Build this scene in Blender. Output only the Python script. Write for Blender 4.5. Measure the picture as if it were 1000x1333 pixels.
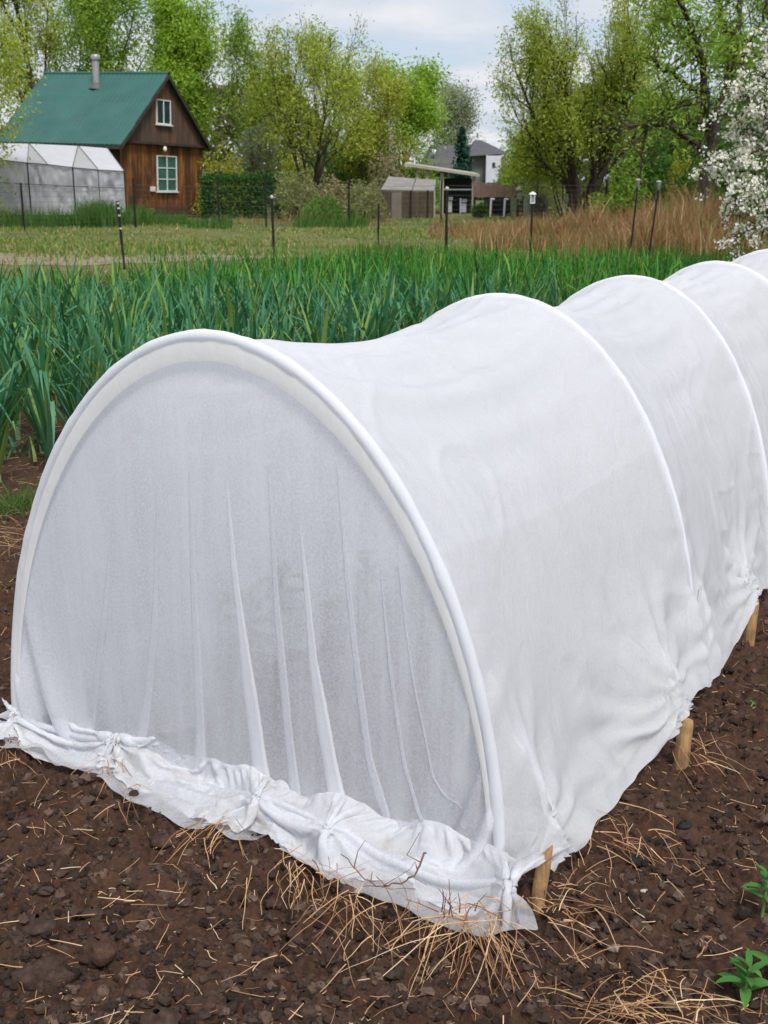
import bpy, math, numpy as np
from mathutils import Vector, Matrix
R = math.radians
PI = math.pi
rng = np.random.default_rng(11)
scene = bpy.context.scene
COL = scene.collection
for o in list(bpy.data.objects):
    bpy.data.objects.remove(o)

# ------------------------------------------------------------------ camera model
F, PIT, HC = 1510.72, R(16.1228), 1.5
CP, SP = math.cos(PIT), math.sin(PIT)

def ray(px, py):
    x, y = (px - 500) / F, (666.5 - py) / F
    return np.array([x, CP + y * SP, -SP + y * CP])

def at_z(px, py, z=0.0):
    d = ray(px, py)
    return np.array([0, 0, HC]) + d * ((z - HC) / d[2])

def at_y(px, py, Y):
    d = ray(px, py)
    return np.array([0, 0, HC]) + d * (Y / d[1])

def gx(px, Y):
    """world x of photo column px for a thing standing at distance Y (taken near eye height)"""
    return (px - 500) / F * Y * CP

def project(P):
    P = np.atleast_2d(P)
    dz = P[:, 2] - HC
    D = P[:, 1] * CP - dz * SP
    U = P[:, 1] * SP + dz * CP
    return np.stack([500 + F * P[:, 0] / D, 666.5 - F * U / D], 1)

cam_data = bpy.data.cameras.new("camera")
cam = bpy.data.objects.new("camera", cam_data)
COL.objects.link(cam)
cam.location = (0, 0, HC)
cam.rotation_euler = (R(90) - PIT, 0, 0)
cam_data.sensor_fit = 'VERTICAL'
cam_data.sensor_height = 36
cam_data.sensor_width = 27
cam_data.lens = 36 * F / 1333
cam_data.clip_end = 2000
cam_data.clip_start = 0.05
cam_data.dof.use_dof = True
cam_data.dof.focus_distance = 3.0
cam_data.dof.aperture_fstop = 11
scene.camera = cam

# ------------------------------------------------------------------ noise
def _h(ix, iy, iz, seed):
    n = (ix.astype(np.int64) * 374761393 + iy.astype(np.int64) * 668265263 + iz.astype(np.int64) * 2147483647 + seed * 144665) & 0xffffffff
    n = ((n ^ (n >> 13)) * 1274126177) & 0xffffffff
    n = n ^ (n >> 16)
    return (n & 0xffff) / 32767.5 - 1.0

def vnoise(x, y, z=None, seed=0):
    x = np.asarray(x, float); y = np.asarray(y, float)
    z = np.zeros_like(x) if z is None else np.asarray(z, float)
    x0, y0, z0 = np.floor(x), np.floor(y), np.floor(z)
    fx, fy, fz = x - x0, y - y0, z - z0
    fx = fx * fx * (3 - 2 * fx); fy = fy * fy * (3 - 2 * fy); fz = fz * fz * (3 - 2 * fz)
    x0 = x0.astype(np.int64); y0 = y0.astype(np.int64); z0 = z0.astype(np.int64)
    def L(dz):
        a = _h(x0, y0, z0 + dz, seed); b = _h(x0 + 1, y0, z0 + dz, seed)
        c = _h(x0, y0 + 1, z0 + dz, seed); d = _h(x0 + 1, y0 + 1, z0 + dz, seed)
        return (a * (1 - fx) + b * fx) * (1 - fy) + (c * (1 - fx) + d * fx) * fy
    if not z.any():
        return L(0)
    return L(0) * (1 - fz) + L(1) * fz

def fbm(x, y, z=None, seed=0, octv=4, gain=.5):
    s, a, f = 0, 1.0, 1.0
    for k in range(octv):
        s = s + a * vnoise(np.asarray(x) * f, np.asarray(y) * f, None if z is None else np.asarray(z) * f, seed + k * 17)
        a *= gain; f *= 2.03
    return s

# ------------------------------------------------------------------ objects
def tag(o, label=None, cat=None, group=None, kind=None):
    if label: o['label'] = label
    if cat: o['category'] = cat
    if group: o['group'] = group
    if kind: o['kind'] = kind
    return o

def thing(name, label, cat, loc=(0, 0, 0), group=None, rz=0.0):
    o = bpy.data.objects.new(name, None)
    COL.objects.link(o)
    o.empty_display_size = .1
    o.location = loc
    o.rotation_euler = (0, 0, rz)
    return tag(o, label, cat, group)

def mesh(name, V, Fs, mats, smooth=False, mi=None):
    me = bpy.data.meshes.new(name)
    V = np.asarray(V, np.float32).reshape(-1, 3)
    if isinstance(Fs, np.ndarray):
        n, k = Fs.shape
        me.vertices.add(len(V)); me.vertices.foreach_set('co', V.ravel())
        me.loops.add(n * k); me.loops.foreach_set('vertex_index', Fs.astype(np.int32).ravel())
        me.polygons.add(n)
        me.polygons.foreach_set('loop_start', np.arange(0, n * k, k, dtype=np.int32))
        me.polygons.foreach_set('loop_total', np.full(n, k, np.int32))
    else:
        me.from_pydata([tuple(v) for v in V], [], [tuple(int(i) for i in f) for f in Fs])
    for m in (mats if isinstance(mats, (list, tuple)) else [mats]):
        me.materials.append(m)
    if mi is not None:
        me.polygons.foreach_set('material_index', np.asarray(mi, np.int32))
    me.update(calc_edges=True)
    me.polygons.foreach_set('use_smooth', np.full(len(me.polygons), bool(smooth)))
    return me

def obj(name, V, Fs, mats, parent=None, smooth=False, world=True, mi=None):
    """one mesh object; with a parent and world=True the vertices are world coordinates of an unrotated thing"""
    V = np.asarray(V, float).reshape(-1, 3)
    if parent is not None and world:
        p = parent; off = np.zeros(3)
        while p is not None:
            off += np.array(p.location); p = p.parent
        V = V - off
    o = bpy.data.objects.new(name, mesh(name, V, Fs, mats, smooth, mi))
    COL.objects.link(o)
    if parent is not None:
        o.parent = parent
    return o

def single(name, label, cat, V, Fs, mats, loc=None, smooth=False, group=None, kind=None, mi=None):
    """a thing that is one mesh, its origin at loc"""
    V = np.asarray(V, float).reshape(-1, 3)
    if loc is None: loc = np.array([V[:, 0].mean(), V[:, 1].mean(), V[:, 2].min()])
    o = bpy.data.objects.new(name, mesh(name, V - np.asarray(loc), Fs, mats, smooth, mi))
    COL.objects.link(o); o.location = loc
    return tag(o, label, cat, group, kind)

def cat(parts):
    Vs, Fs, n = [], [], 0
    arr = all(isinstance(f, np.ndarray) for _, f in parts) and len({f.shape[1] for _, f in parts}) == 1
    for V, f in parts:
        V = np.asarray(V, float).reshape(-1, 3)
        Vs.append(V)
        if arr: Fs.append(f + n)
        else: Fs += [[int(i) + n for i in q] for q in f]
        n += len(V)
    return np.concatenate(Vs), (np.concatenate(Fs) if arr else Fs)

BOXF = np.array([[0, 3, 2, 1], [4, 5, 6, 7], [0, 1, 5, 4], [1, 2, 6, 5], [2, 3, 7, 6], [3, 0, 4, 7]])
def box(c, s, rz=0.0):
    x, y, z = np.array(s) / 2
    V = np.array([[-x, -y, -z], [x, -y, -z], [x, y, -z], [-x, y, -z], [-x, -y, z], [x, -y, z], [x, y, z], [-x, y, z]])
    if rz:
        a, b = math.cos(rz), math.sin(rz)
        V = V @ np.array([[a, b, 0], [-b, a, 0], [0, 0, 1]])
    return V + np.array(c), BOXF.copy()

def box2(lo, hi):
    lo = np.array(lo, float); hi = np.array(hi, float)
    return box((lo + hi) / 2, hi - lo)

def slab(P, t):
    """thick panel from a quad (4 points), thickness t along its normal"""
    P = np.asarray(P, float)
    n = np.cross(P[1] - P[0], P[3] - P[0]); n /= np.linalg.norm(n)
    return np.concatenate([P - n * t / 2, P + n * t / 2]), BOXF.copy()

def tube(pts, rad, n=6, cap=True):
    pts = np.asarray(pts, float); m = len(pts)
    rad = np.broadcast_to(np.asarray(rad, float), (m,))
    t = np.gradient(pts, axis=0); t /= np.linalg.norm(t, axis=1)[:, None] + 1e-12
    ref = np.array([0, 0, 1.0]) if abs(t[:, 2]).mean() < .8 else np.array([1.0, 0, 0])
    a = np.cross(t, ref); a /= np.linalg.norm(a, axis=1)[:, None] + 1e-12
    b = np.cross(t, a)
    th = np.arange(n) * 2 * PI / n
    V = pts[:, None] + rad[:, None, None] * (np.cos(th)[None, :, None] * a[:, None] + np.sin(th)[None, :, None] * b[:, None])
    i = np.arange(m - 1)[:, None] * n; j = np.arange(n)[None]; k = (j + 1) % n
    Fq = np.stack([i + j, i + k, i + n + k, i + n + j], -1).reshape(-1, 4)
    return V.reshape(-1, 3), Fq

def grid_faces(r, c):
    i = np.arange(r - 1)[:, None] * c; j = np.arange(c - 1)[None]
    return np.stack([i + j, i + j + 1, i + c + j + 1, i + c + j], -1).reshape(-1, 4)

def lathe(profile, c, n=16):
    """profile: list of (r, z)"""
    th = np.arange(n) * 2 * PI / n
    V = np.array([[r * math.cos(t) + c[0], r * math.sin(t) + c[1], z + c[2]] for r, z in profile for t in th])
    m = len(profile)
    i = np.arange(m - 1)[:, None] * n; j = np.arange(n)[None]; k = (j + 1) % n
    return V, np.stack([i + j, i + k, i + n + k, i + n + j], -1).reshape(-1, 4)

# ------------------------------------------------------------------ materials
class Mat:
    def __init__(s, name):
        s.m = bpy.data.materials.new(name); s.m.use_nodes = True
        s.t = s.m.node_tree; s.t.nodes.clear()
        s.out = s.n('OutputMaterial')
    def n(s, typ, **kw):
        nd = s.t.nodes.new('ShaderNode' + typ)
        for k, v in kw.items(): setattr(nd, k, v)
        return nd
    def l(s, a, b): s.t.links.new(a, b)
    def set(s, nd, **kw):
        for k, v in kw.items(): nd.inputs[k.replace('_', ' ')].default_value = v
        return nd
    def coords(s, scale=(1, 1, 1), which='Object'):
        tc = s.n('TexCoord'); mp = s.n('Mapping'); mp.inputs['Scale'].default_value = scale
        s.l(tc.outputs[which], mp.inputs[0]); return mp.outputs[0]
    def noise(s, vec, scale, detail=4, rough=.6, dist=0):
        nd = s.n('TexNoise'); nd.inputs['Scale'].default_value = scale; nd.inputs['Detail'].default_value = detail
        nd.inputs['Roughness'].default_value = rough; nd.inputs['Distortion'].default_value = dist
        if vec is not None: s.l(vec, nd.inputs['Vector'])
        return nd.outputs['Fac']
    def ramp(s, fac, stops, interp='LINEAR'):
        r = s.n('ValToRGB'); r.color_ramp.interpolation = interp
        e = r.color_ramp.elements
        while len(e) < len(stops): e.new(.5)
        for q, (p, c) in zip(e, stops):
            q.position = p; q.color = (*c, 1) if len(c) == 3 else c
        s.l(fac, r.inputs[0]); return r.outputs[0]
    def mix(s, fac, a, b, blend='MIX'):
        m = s.n('Mix', data_type='RGBA', blend_type=blend)
        for sock, v in ((m.inputs[0], fac), (m.inputs[6], a), (m.inputs[7], b)):
            if isinstance(v, (int, float)): sock.default_value = v
            elif isinstance(v, tuple): sock.default_value = (*v, 1)
            else: s.l(v, sock)
        return m.outputs[2]
    def math(s, op, a, b=0.0):
        m = s.n('Math', operation=op)
        for sock, v in ((m.inputs[0], a), (m.inputs[1], b)):
            if isinstance(v, (int, float)): sock.default_value = v
            else: s.l(v, sock)
        return m.outputs[0]
    def bump(s, h, strength=.5, dist=.01):
        b = s.n('Bump'); b.inputs['Strength'].default_value = strength; b.inputs['Distance'].default_value = dist
        s.l(h, b.inputs['Height']); return b.outputs[0]
    def pbr(s, col, rough=.8, normal=None, metal=0.0, spec=.3):
        p = s.n('BsdfPrincipled')
        if isinstance(col, tuple): p.inputs['Base Color'].default_value = (*col, 1)
        else: s.l(col, p.inputs['Base Color'])
        if isinstance(rough, (int, float)): p.inputs['Roughness'].default_value = rough
        else: s.l(rough, p.inputs['Roughness'])
        p.inputs['Metallic'].default_value = metal
        p.inputs['Specular IOR Level'].default_value = spec
        if normal is not None: s.l(normal, p.inputs['Normal'])
        s.l(p.outputs[0], s.out.inputs[0]); return s.m

def leaf_mat(name, stops, trans=.45, rough=.6, tint=None):
    """foliage: each leaf (mesh island) takes its own colour of the ramp; part of the light passes through"""
    M = Mat(name)
    g = M.n('NewGeometry')
    c = M.ramp(g.outputs['Random Per Island'], stops)
    if tint is not None:
        c = M.mix(M.ramp(M.noise(M.coords(), tint[0], 2), [(.42, (0, 0, 0)), (.62, (1, 1, 1))]), c, M.mix(1.0, c, tint[1], 'MULTIPLY'))
    p = M.n('BsdfPrincipled'); M.l(c, p.inputs['Base Color'])
    p.inputs['Roughness'].default_value = rough; p.inputs['Specular IOR Level'].default_value = .06
    t = M.n('BsdfTranslucent'); M.l(M.mix(1.0, c, (1.25, 1.2, .7), 'MULTIPLY'), t.inputs[0])
    mx = M.n('MixShader'); mx.inputs[0].default_value = trans
    M.l(p.outputs[0], mx.inputs[1]); M.l(t.outputs[0], mx.inputs[2]); M.l(mx.outputs[0], M.out.inputs[0])
    return M.m

def fleece_mat(name, base=(.86, .875, .9), clear=.17, trans=.42, speck=.10, streak=None, crease_w=.16, fold=.5, stain=0):
    """thin spun-bonded fleece: white diffuse, lets light through, partly see-through with a fibrous speckle"""
    M = Mat(name)
    v = M.coords()
    fine = M.noise(v, 170, 3, .75)
    cloud = M.noise(v, 9, 4, .6)
    d = M.n('BsdfDiffuse'); t = M.n('BsdfTranslucent'); tr0 = M.n('BsdfTransparent'); rf = M.n('BsdfRefraction'); rf.inputs['IOR'].default_value = 1.3; rf.inputs['Roughness'].default_value = .5
    tr = M.n('MixShader'); tr.inputs[0].default_value = .30; M.l(tr0.outputs[0], tr.inputs[1]); M.l(rf.outputs[0], tr.inputs[2])
    col = M.mix(M.ramp(cloud, [(.35, (0, 0, 0)), (.7, (1, 1, 1))]), base, tuple(x * .965 for x in base))
    if stain: col = M.mix(M.math('MULTIPLY', M.ramp(M.noise(v, 14, 6, .7, .5), [(.52, (0, 0, 0)), (.72, (1, 1, 1))]), stain), col, (.52, .42, .33))
    wr = M.noise(M.coords((1, 1, .35)), 22, 5, .62, .8)
    cr = M.n('TexVoronoi', feature='DISTANCE_TO_EDGE'); cr.inputs['Scale'].default_value = 6.5
    dst = M.n('TexNoise'); dst.inputs['Scale'].default_value = 5; dst.inputs['Detail'].default_value = 3; M.l(v, dst.inputs['Vector'])
    M.l(M.mix(.22, v, dst.outputs['Color']), cr.inputs['Vector'])
    crease = M.ramp(cr.outputs['Distance'], [(0, (0, 0, 0)), (.05, (.75, .75, .75)), (.22, (1, 1, 1))])
    msk = M.ramp(M.noise(v, 3.1, 3, .5), [(.42, (0, 0, 0)), (.62, (1, 1, 1))])
    crm = M.math('MULTIPLY', crease, msk)
    nrm = M.bump(M.math('ADD', M.math('MULTIPLY', wr, .8), M.math('ADD', M.math('MULTIPLY', fine, .08), M.math('MULTIPLY', crm, crease_w))), fold, .012)
    for nd in (d, t): M.l(col, nd.inputs[0]); M.l(nrm, nd.inputs['Normal'])
    a = M.n('MixShader'); a.inputs[0].default_value = trans
    M.l(d.outputs[0], a.inputs[1]); M.l(t.outputs[0], a.inputs[2])
    fac = M.math('ADD', clear - speck * .5, M.math('MULTIPLY', M.ramp(fine, [(.36, (0, 0, 0)), (.66, (1, 1, 1))]), speck))
    if streak is not None:            # light and dark lines of vertical folds, put into the see-through amount
        mp = M.n('Mapping'); mp.inputs['Rotation'].default_value = (0, 0, -streak); M.l(v, mp.inputs[0])
        mp2 = M.n('Mapping'); mp2.inputs['Scale'].default_value = (11, 1, .9); M.l(mp.outputs[0], mp2.inputs[0])
        sn = M.noise(mp2.outputs[0], 1.0, 5, .65)
        fac = M.math('MULTIPLY', fac, M.ramp(sn, [(.32, (.35, .35, .35)), (.5, (1, 1, 1)), (.72, (1.5, 1.5, 1.5))]))
    b = M.n('MixShader'); M.l(fac, b.inputs[0]); M.l(a.outputs[0], b.inputs[1]); M.l(tr.outputs[0], b.inputs[2])
    M.l(b.outputs[0], M.out.inputs[0])
    return M.m

def wood_mat(name, c1, c2, scale=(30, 30, 2), rough=.85, dark=None, bump=.3):
    M = Mat(name); v = M.coords(scale)
    n = M.noise(v, 1.0, 6, .65, 1.2)
    c = M.ramp(n, [(.3, c1), (.7, c2)])
    if dark is not None:
        c = M.mix(M.ramp(M.noise(M.coords(), dark[0], 5, .7), [(.40, (0, 0, 0)), (.7, (1, 1, 1))]), c, dark[1])
    return M.pbr(c, rough, M.bump(n, bump, .01))

def plain_mat(name, c, rough=.7, var=.25, scale=6, metal=0.0, bump=.15):
    M = Mat(name); n = M.noise(M.coords(), scale, 5, .65)
    c2 = tuple(x * (1 - var) for x in c); c3 = tuple(min(1, x * (1 + var * .6)) for x in c)
    return M.pbr(M.ramp(n, [(.3, c2), (.7, c3)]), rough, M.bump(n, bump, .01), metal)
CLOUD_A, SUN_E, EXPO = 3.8, 1.85, 1.0
# ================================================================== SOIL SURFACE
def clods(x, y, cell, seed, rmin=.25, rmax=.62):
    """cellular lumps: height of the tallest dome over each point"""
    gx_, gy_ = np.floor(x / cell).astype(np.int64), np.floor(y / cell).astype(np.int64)
    z0 = np.zeros_like(gx_); best = np.zeros_like(x)
    for i in (-1, 0, 1):
        for j in (-1, 0, 1):
            cx, cy = gx_ + i, gy_ + j
            px = (cx + .5 + .48 * _h(cx, cy, z0, seed)) * cell; py = (cy + .5 + .48 * _h(cx, cy, z0, seed + 1)) * cell
            r = (rmin + (rmax - rmin) * (.5 + .5 * _h(cx, cy, z0, seed + 2)) ** 2) * cell
            a = 1 + .35 * _h(cx, cy, z0, seed + 3)
            d2 = ((x - px) * a) ** 2 + ((y - py) / a) ** 2
            best = np.maximum(best, np.sqrt(np.maximum(0, r * r - d2)))
    return best

def smooth_zone(x, y):
    """1 on the trodden, flatter ground along the near side of the tunnel"""
    t = (x - .55) * .62 - (y - 2.0) * .42
    return np.clip(t / .28 + .45, 0, 1)

def soil_h(x, y, fine=True):
    far = np.clip((y - 4.2) / 2.5, 0, 1)
    wob = .35 * fbm(x * 9, y * 9, seed=41, octv=2)
    s = smooth_zone(x + .1 * vnoise(x * 3, y * 3, seed=4), y) * .7
    h = .020 * fbm(x * 1.7, y * 1.7, seed=31, octv=3) + (.010 - .003 * s) * fbm(x * 10, y * 10, seed=33, octv=3)
    xx, yy = x + .02 * vnoise(x * 22, y * 22, seed=51) + .008 * vnoise(x * 60, y * 60, seed=53), y + .02 * vnoise(x * 22, y * 22, seed=52) + .008 * vnoise(x * 60, y * 60, seed=54)
    k = (1 - far) * (1 - .55 * s)
    h = h + k * (.85 * clods(xx, yy, .12, 61, .05, .52) * np.clip(.45 + wob, 0, 1) + 1.05 * clods(xx, yy, .05, 71, .18, .60) * np.clip(.6 + 1.5 * wob, .0, 1) + 1.0 * clods(xx, yy, .023, 81, .2, .6) * (1 - .3 * s))
    h = h + k * .006 * fbm(x * 38, y * 38, seed=35, octv=2) + k * .007 * np.abs(fbm(x * 24, y * 24, seed=36, octv=3))
    return h - .038

# ================================================================== TUNNEL
HOOP_A, HOOP_H, HOOP_E = .66874, 1.15607, 1.03274
HOOPS = [(-.38481, 2.62481, -28.149, -.333, 1.0906), (.31635, 3.52232, -29.174, 5.5, 1.0362), (.84282, 4.31208, -29.979, 11.0, .9653),
         (1.43926, 5.03962, -29.6, -3.0, .9205), (1.93850, 5.84422, -28.138, .13, 1.0), (2.48, 6.62, -28.2, 0, 1.0)]

def hoop_pts(h, T, da=0.0):
    cx, cy, yaw, lean, sw = h
    c, s = np.cos(T), np.sin(T)
    u = (HOOP_A * sw + da) * np.sign(c) * np.abs(c) ** HOOP_E
    w = (HOOP_H + da) * np.abs(s) ** HOOP_E
    d = np.array([math.cos(R(yaw)), math.sin(R(yaw)), 0]); n = np.array([-d[1], d[0], 0])
    return np.array([cx, cy, 0]) + u[:, None] * d + (w * math.sin(R(lean)))[:, None] * n + (w * math.cos(R(lean)))[:, None] * np.array([0, 0, 1.0])

def pbd(P, W, rest_scale, steps, iters, floor, grav=9.8, dt=.016, pull=None, bend=.15, shear=.5, damp=.97, L0=None, wind=None):
    """position based cloth on a rows x columns grid. W: inverse mass (0 = fixed); rest_scale: (along row, along column) factors per node"""
    P = P.astype(np.float32); Q = P.copy(); W = W.astype(np.float32)
    P0 = P if L0 is None else L0.astype(np.float32)
    cons = []
    def add(sa, sb, k, sc, oneway=False):
        ln = np.linalg.norm(P0[sa] - P0[sb], axis=-1) * sc[sa]
        wa, wb = W[sa], W[sb]; ws = wa + wb
        m = ws > 0; inv = np.where(m, 1 / np.where(m, ws, 1), 0)
        cons.append((sa, sb, (wa * inv * k)[..., None], (wb * inv * k)[..., None], ln[..., None].astype(np.float32), oneway))
    s = np.s_
    ru, rv = rest_scale
    rd = np.sqrt((ru ** 2 + rv ** 2) / 2)
    for p in (0, 1):
        a = s[:, p:-1:2]; b = s[:, p + 1::2]; add(a, b, 1.0, ru)
        a = s[p:-1:2, :]; b = s[p + 1::2, :]; add(a, b, 1.0, rv)
        a = s[p:-1:2, :-1]; b = s[p + 1::2, 1:]; add(a, b, shear, rd)
        a = s[p:-1:2, 1:]; b = s[p + 1::2, :-1]; add(a, b, shear, rd)
    n0, n1 = P.shape[:2]
    for p in range(4):
        a = s[:, p:n1 - 2:4]; b = s[:, p + 2:n1:4]; add(a, b, bend, ru, True)
        a = s[p:n0 - 2:4, :]; b = s[p + 2:n0:4, :]; add(a, b, bend, rv, True)
    g = np.array([0, 0, -grav * dt * dt], np.float32)
    mov = (W > 0)[..., None]
    for st in range(steps):
        vel = (P - Q) * damp
        np.clip(vel, -.02, .02, out=vel)
        Q = P.copy()
        P = P + np.where(mov, vel + g, 0)
        if wind is not None: P = P + np.where(mov, wind * dt * dt, 0)
        for it in range(iters):
            for sa, sb, ka, kb, ln, ow in cons:
                A = P[sa]; B = P[sb]
                D = B - A
                l = np.sqrt((D * D).sum(-1, keepdims=True)) + 1e-9
                e = (l - ln) / l
                if ow: e = np.minimum(e, 0)
                D *= e
                P[sa] = A + D * ka
                P[sb] = B - D * kb
            if pull is not None: pull(P, st / steps)
            low = P[..., 2] < floor
            if low.any():
                P[..., 2] = np.where(low & (W > 0), floor, P[..., 2])
        low = P[..., 2] <= floor + 1e-4
        Q[..., :2] = np.where(low[..., None], P[..., :2] * .75 + Q[..., :2] * .25, Q[..., :2])
    return P.astype(float)

def floor_h(x, y):
    s = soil_h(x, y)
    for dx, dy in ((.012, 0), (-.012, 0), (0, .012), (0, -.012)): s = np.maximum(s, soil_h(x + dx, y + dy))
    return s + .012

M_fleece = fleece_mat("white_fleece", base=(.93, .94, .965), clear=.16, speck=.09, trans=.54)
M_fleece_end = fleece_mat("white_fleece_end", base=(.94, .95, .985), trans=.64, clear=.24, speck=.25, crease_w=.05, fold=.3, streak=R(-28.149))
M_fleece_sleeve = fleece_mat("white_fleece_sleeve", base=(.90, .91, .935), clear=.04, trans=.5, speck=.02, crease_w=.0, fold=.35)
M_band = fleece_mat("cream_band", base=(.935, .925, .90), clear=.04, trans=.42, speck=.0, crease_w=.0, fold=.3)
M_hem = fleece_mat("fleece_hem", base=(.93, .94, .965), clear=.24, speck=.12, trans=.5, crease_w=.1, stain=.5)
M_soft = fleece_mat("fleece_soft_fold", base=(.93, .94, .97), clear=.40, trans=.5, speck=.16, crease_w=0, fold=.3)
M_pleat = fleece_mat("fleece_fold", base=(.92, .93, .95), clear=.13, trans=.5, speck=.10, crease_w=0, fold=.3)

tunnel = thing('row_cover_tunnel', 'long white fleece row cover tunnel stretched over hoops on dug soil', 'garden tunnel', (HOOPS[0][0], HOOPS[0][1], 0))

# ---- cover
SPAN = 34; NR = 92; SK = 5
def make_cover():
    cols, fixed = [], []
    T = np.linspace(0, PI, NR)
    rows = NR + 2 * SK
    dsk = .024
    def column(h, sag):
        arc = hoop_pts(h, T)
        cx, cy, yaw, lean, sw = h
        d = np.array([math.cos(R(yaw)), math.sin(R(yaw)), 0])
        c = np.array([cx, cy, .35])
        prof = .35 + .65 * np.sin(T) ** 1.0
        arc = arc + (c - arc) * (sag * prof)[:, None] * np.array([1, 1, 1.0])
        k = np.arange(SK, 0, -1)[:, None]
        right = arc[0] + d * dsk * k * .95 + np.array([0, 0, .015])
        k2 = np.arange(1, SK + 1)[:, None]
        left = arc[-1] - d * dsk * k2 * .95 + np.array([0, 0, .015])
        return np.concatenate([right, arc, left])
    pts, lab = [], []
    flat = []
    for i in range(len(HOOPS) - 1):
        a, b = np.array(HOOPS[i]), np.array(HOOPS[i + 1])
        for k in range(SPAN + (1 if i == len(HOOPS) - 2 else 0)):
            t = k / SPAN
            h = a * (1 - t) + b * t
            pts.append(column(h, .13 * t * (1 - t))); lab.append(k == 0 or k == SPAN)
            flat.append(column(h, 0))
    P = np.stack(pts, 1); L0 = P.copy()
    Fl = np.stack(flat, 1)
    nc = P.shape[1]
    W = np.ones(P.shape[:2])
    for c in range(nc):
        if lab[c]: W[SK + 1:SK + NR - 1, c] = 0
    W[-1, :] = 0                                # far-side hem lies under soil
    x, y = P[..., 0], P[..., 1]
    P[..., 2] += .006 * fbm(x * 6, y * 6, P[..., 2] * 6, seed=3) * (W > 0)
    # the hem on the open side: lifted where it is caught on the stakes, on the soil between them
    hem = np.array([at_z(a, b, z) for a, b, z in ((705, 1150, .03), (724, 1128, .06), (762, 1100, .03), (803, 1052, .02), (854, 987, .05), (893, 938, .12), (905, 906, .09), (935, 872, .05), (958, 835, .07),
                                                  (983, 780, .14), (996, 772, .07), (1012, 752, .03))]
                   + [hoop_pts(HOOPS[k_], np.array([0.0]), .09)[0] + np.array([0, 0, .05]) for k_ in (3, 4, 5)])
    hl = np.r_[0, np.cumsum(np.linalg.norm(np.diff(hem[:, :2], axis=0), axis=1))]
    for j in range(nc):
        d2 = [np.interp(t, hl, hem[:, i]) for t in (0,) for i in range(3)]
    tt = np.linspace(0, hl[-1], 800); dense = np.stack([np.interp(tt, hl, hem[:, i]) for i in range(3)], 1)
    last = 0
    for j in range(nc):
        c_ = SK
        ax2 = np.array([math.cos(R(-28.6)), math.sin(R(-28.6))]); nx2 = np.array([-ax2[1], ax2[0]])
        k = last + int(np.argmin(np.abs((dense[last:last + 60, :2] - P[c_, j, :2]) @ nx2))); last = max(last, k)
        q = dense[k] + np.array([0, 0, .006 * math.sin(j * .9) + .008 * vnoise(np.array([j * .4]), np.array([0.]), seed=5)[0]])
        q[:2] += ax2 * (.010 * vnoise(np.array([j * .23]), np.array([2.]), seed=6)[0])
        q[2] = max(q[2], floor_h(q[:1], q[1:2])[0])
        up = P[SK + 16, j].copy()
        for r_ in range(SK + 16):
            s_ = r_ / (SK + 16)
            w_ = 1 if not lab[j] else 0
            straight = q * (1 - s_) + up * s_
            if r_ <= SK or w_: P[r_, j] = straight if w_ else q * (1 - r_ / (SK + 1)) + P[SK + 1, j] * (r_ / (SK + 1))
        W[0, j] = 0
    L0 = P.copy()
    pull = None
    ru = np.full(P.shape[:2], .980); rv = np.full(P.shape[:2], .982)
    rv[:SK + 16] = .985; ru[:SK + 5] = 1.02
    out = pbd(P, W, (ru, rv), 45, 22, floor_h(x, y), grav=2.2, pull=pull, L0=L0, bend=.12, shear=.4, damp=.85)
    return out
CV = make_cover()
def refine(P, k):
    """a k times finer grid through the same points (Catmull-Rom both ways)"""
    def up(A):
        n = len(A); t = np.arange((n - 1) * k + 1) / k; i = np.minimum(t.astype(int), n - 2); f = (t - i).reshape(-1, *([1] * (A.ndim - 1)))
        a, b, c, d = A[np.maximum(i - 1, 0)], A[i], A[i + 1], A[np.minimum(i + 2, n - 1)]
        return .5 * (2 * b + (c - a) * f + (2 * a - 5 * b + 4 * c - d) * f ** 2 + (3 * b - a - 3 * c + d) * f ** 3)
    return up(up(P).swapaxes(0, 1)).swapaxes(0, 1)
def normals(P):
    n = np.cross(np.gradient(P, axis=1), np.gradient(P, axis=0)); return n / (np.linalg.norm(n, axis=-1, keepdims=True) + 1e-12)
def crease(u, v, seed, sharp=2.2):
    """thin raised creases: ridged noise, only in places"""
    w1 = u + .35 * fbm(u * .7, v * .7, seed=seed + 5, octv=2); w2 = v + .35 * fbm(u * .7 + 9, v * .7, seed=seed + 6, octv=2)
    rd = np.clip(1 - np.abs(vnoise(w1, w2, seed=seed)) * sharp, 0, 1) ** 2
    return rd * np.clip(vnoise(u * .45, v * .45, seed=seed + 9) * 1.6 + .35, 0, 1)
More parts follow.
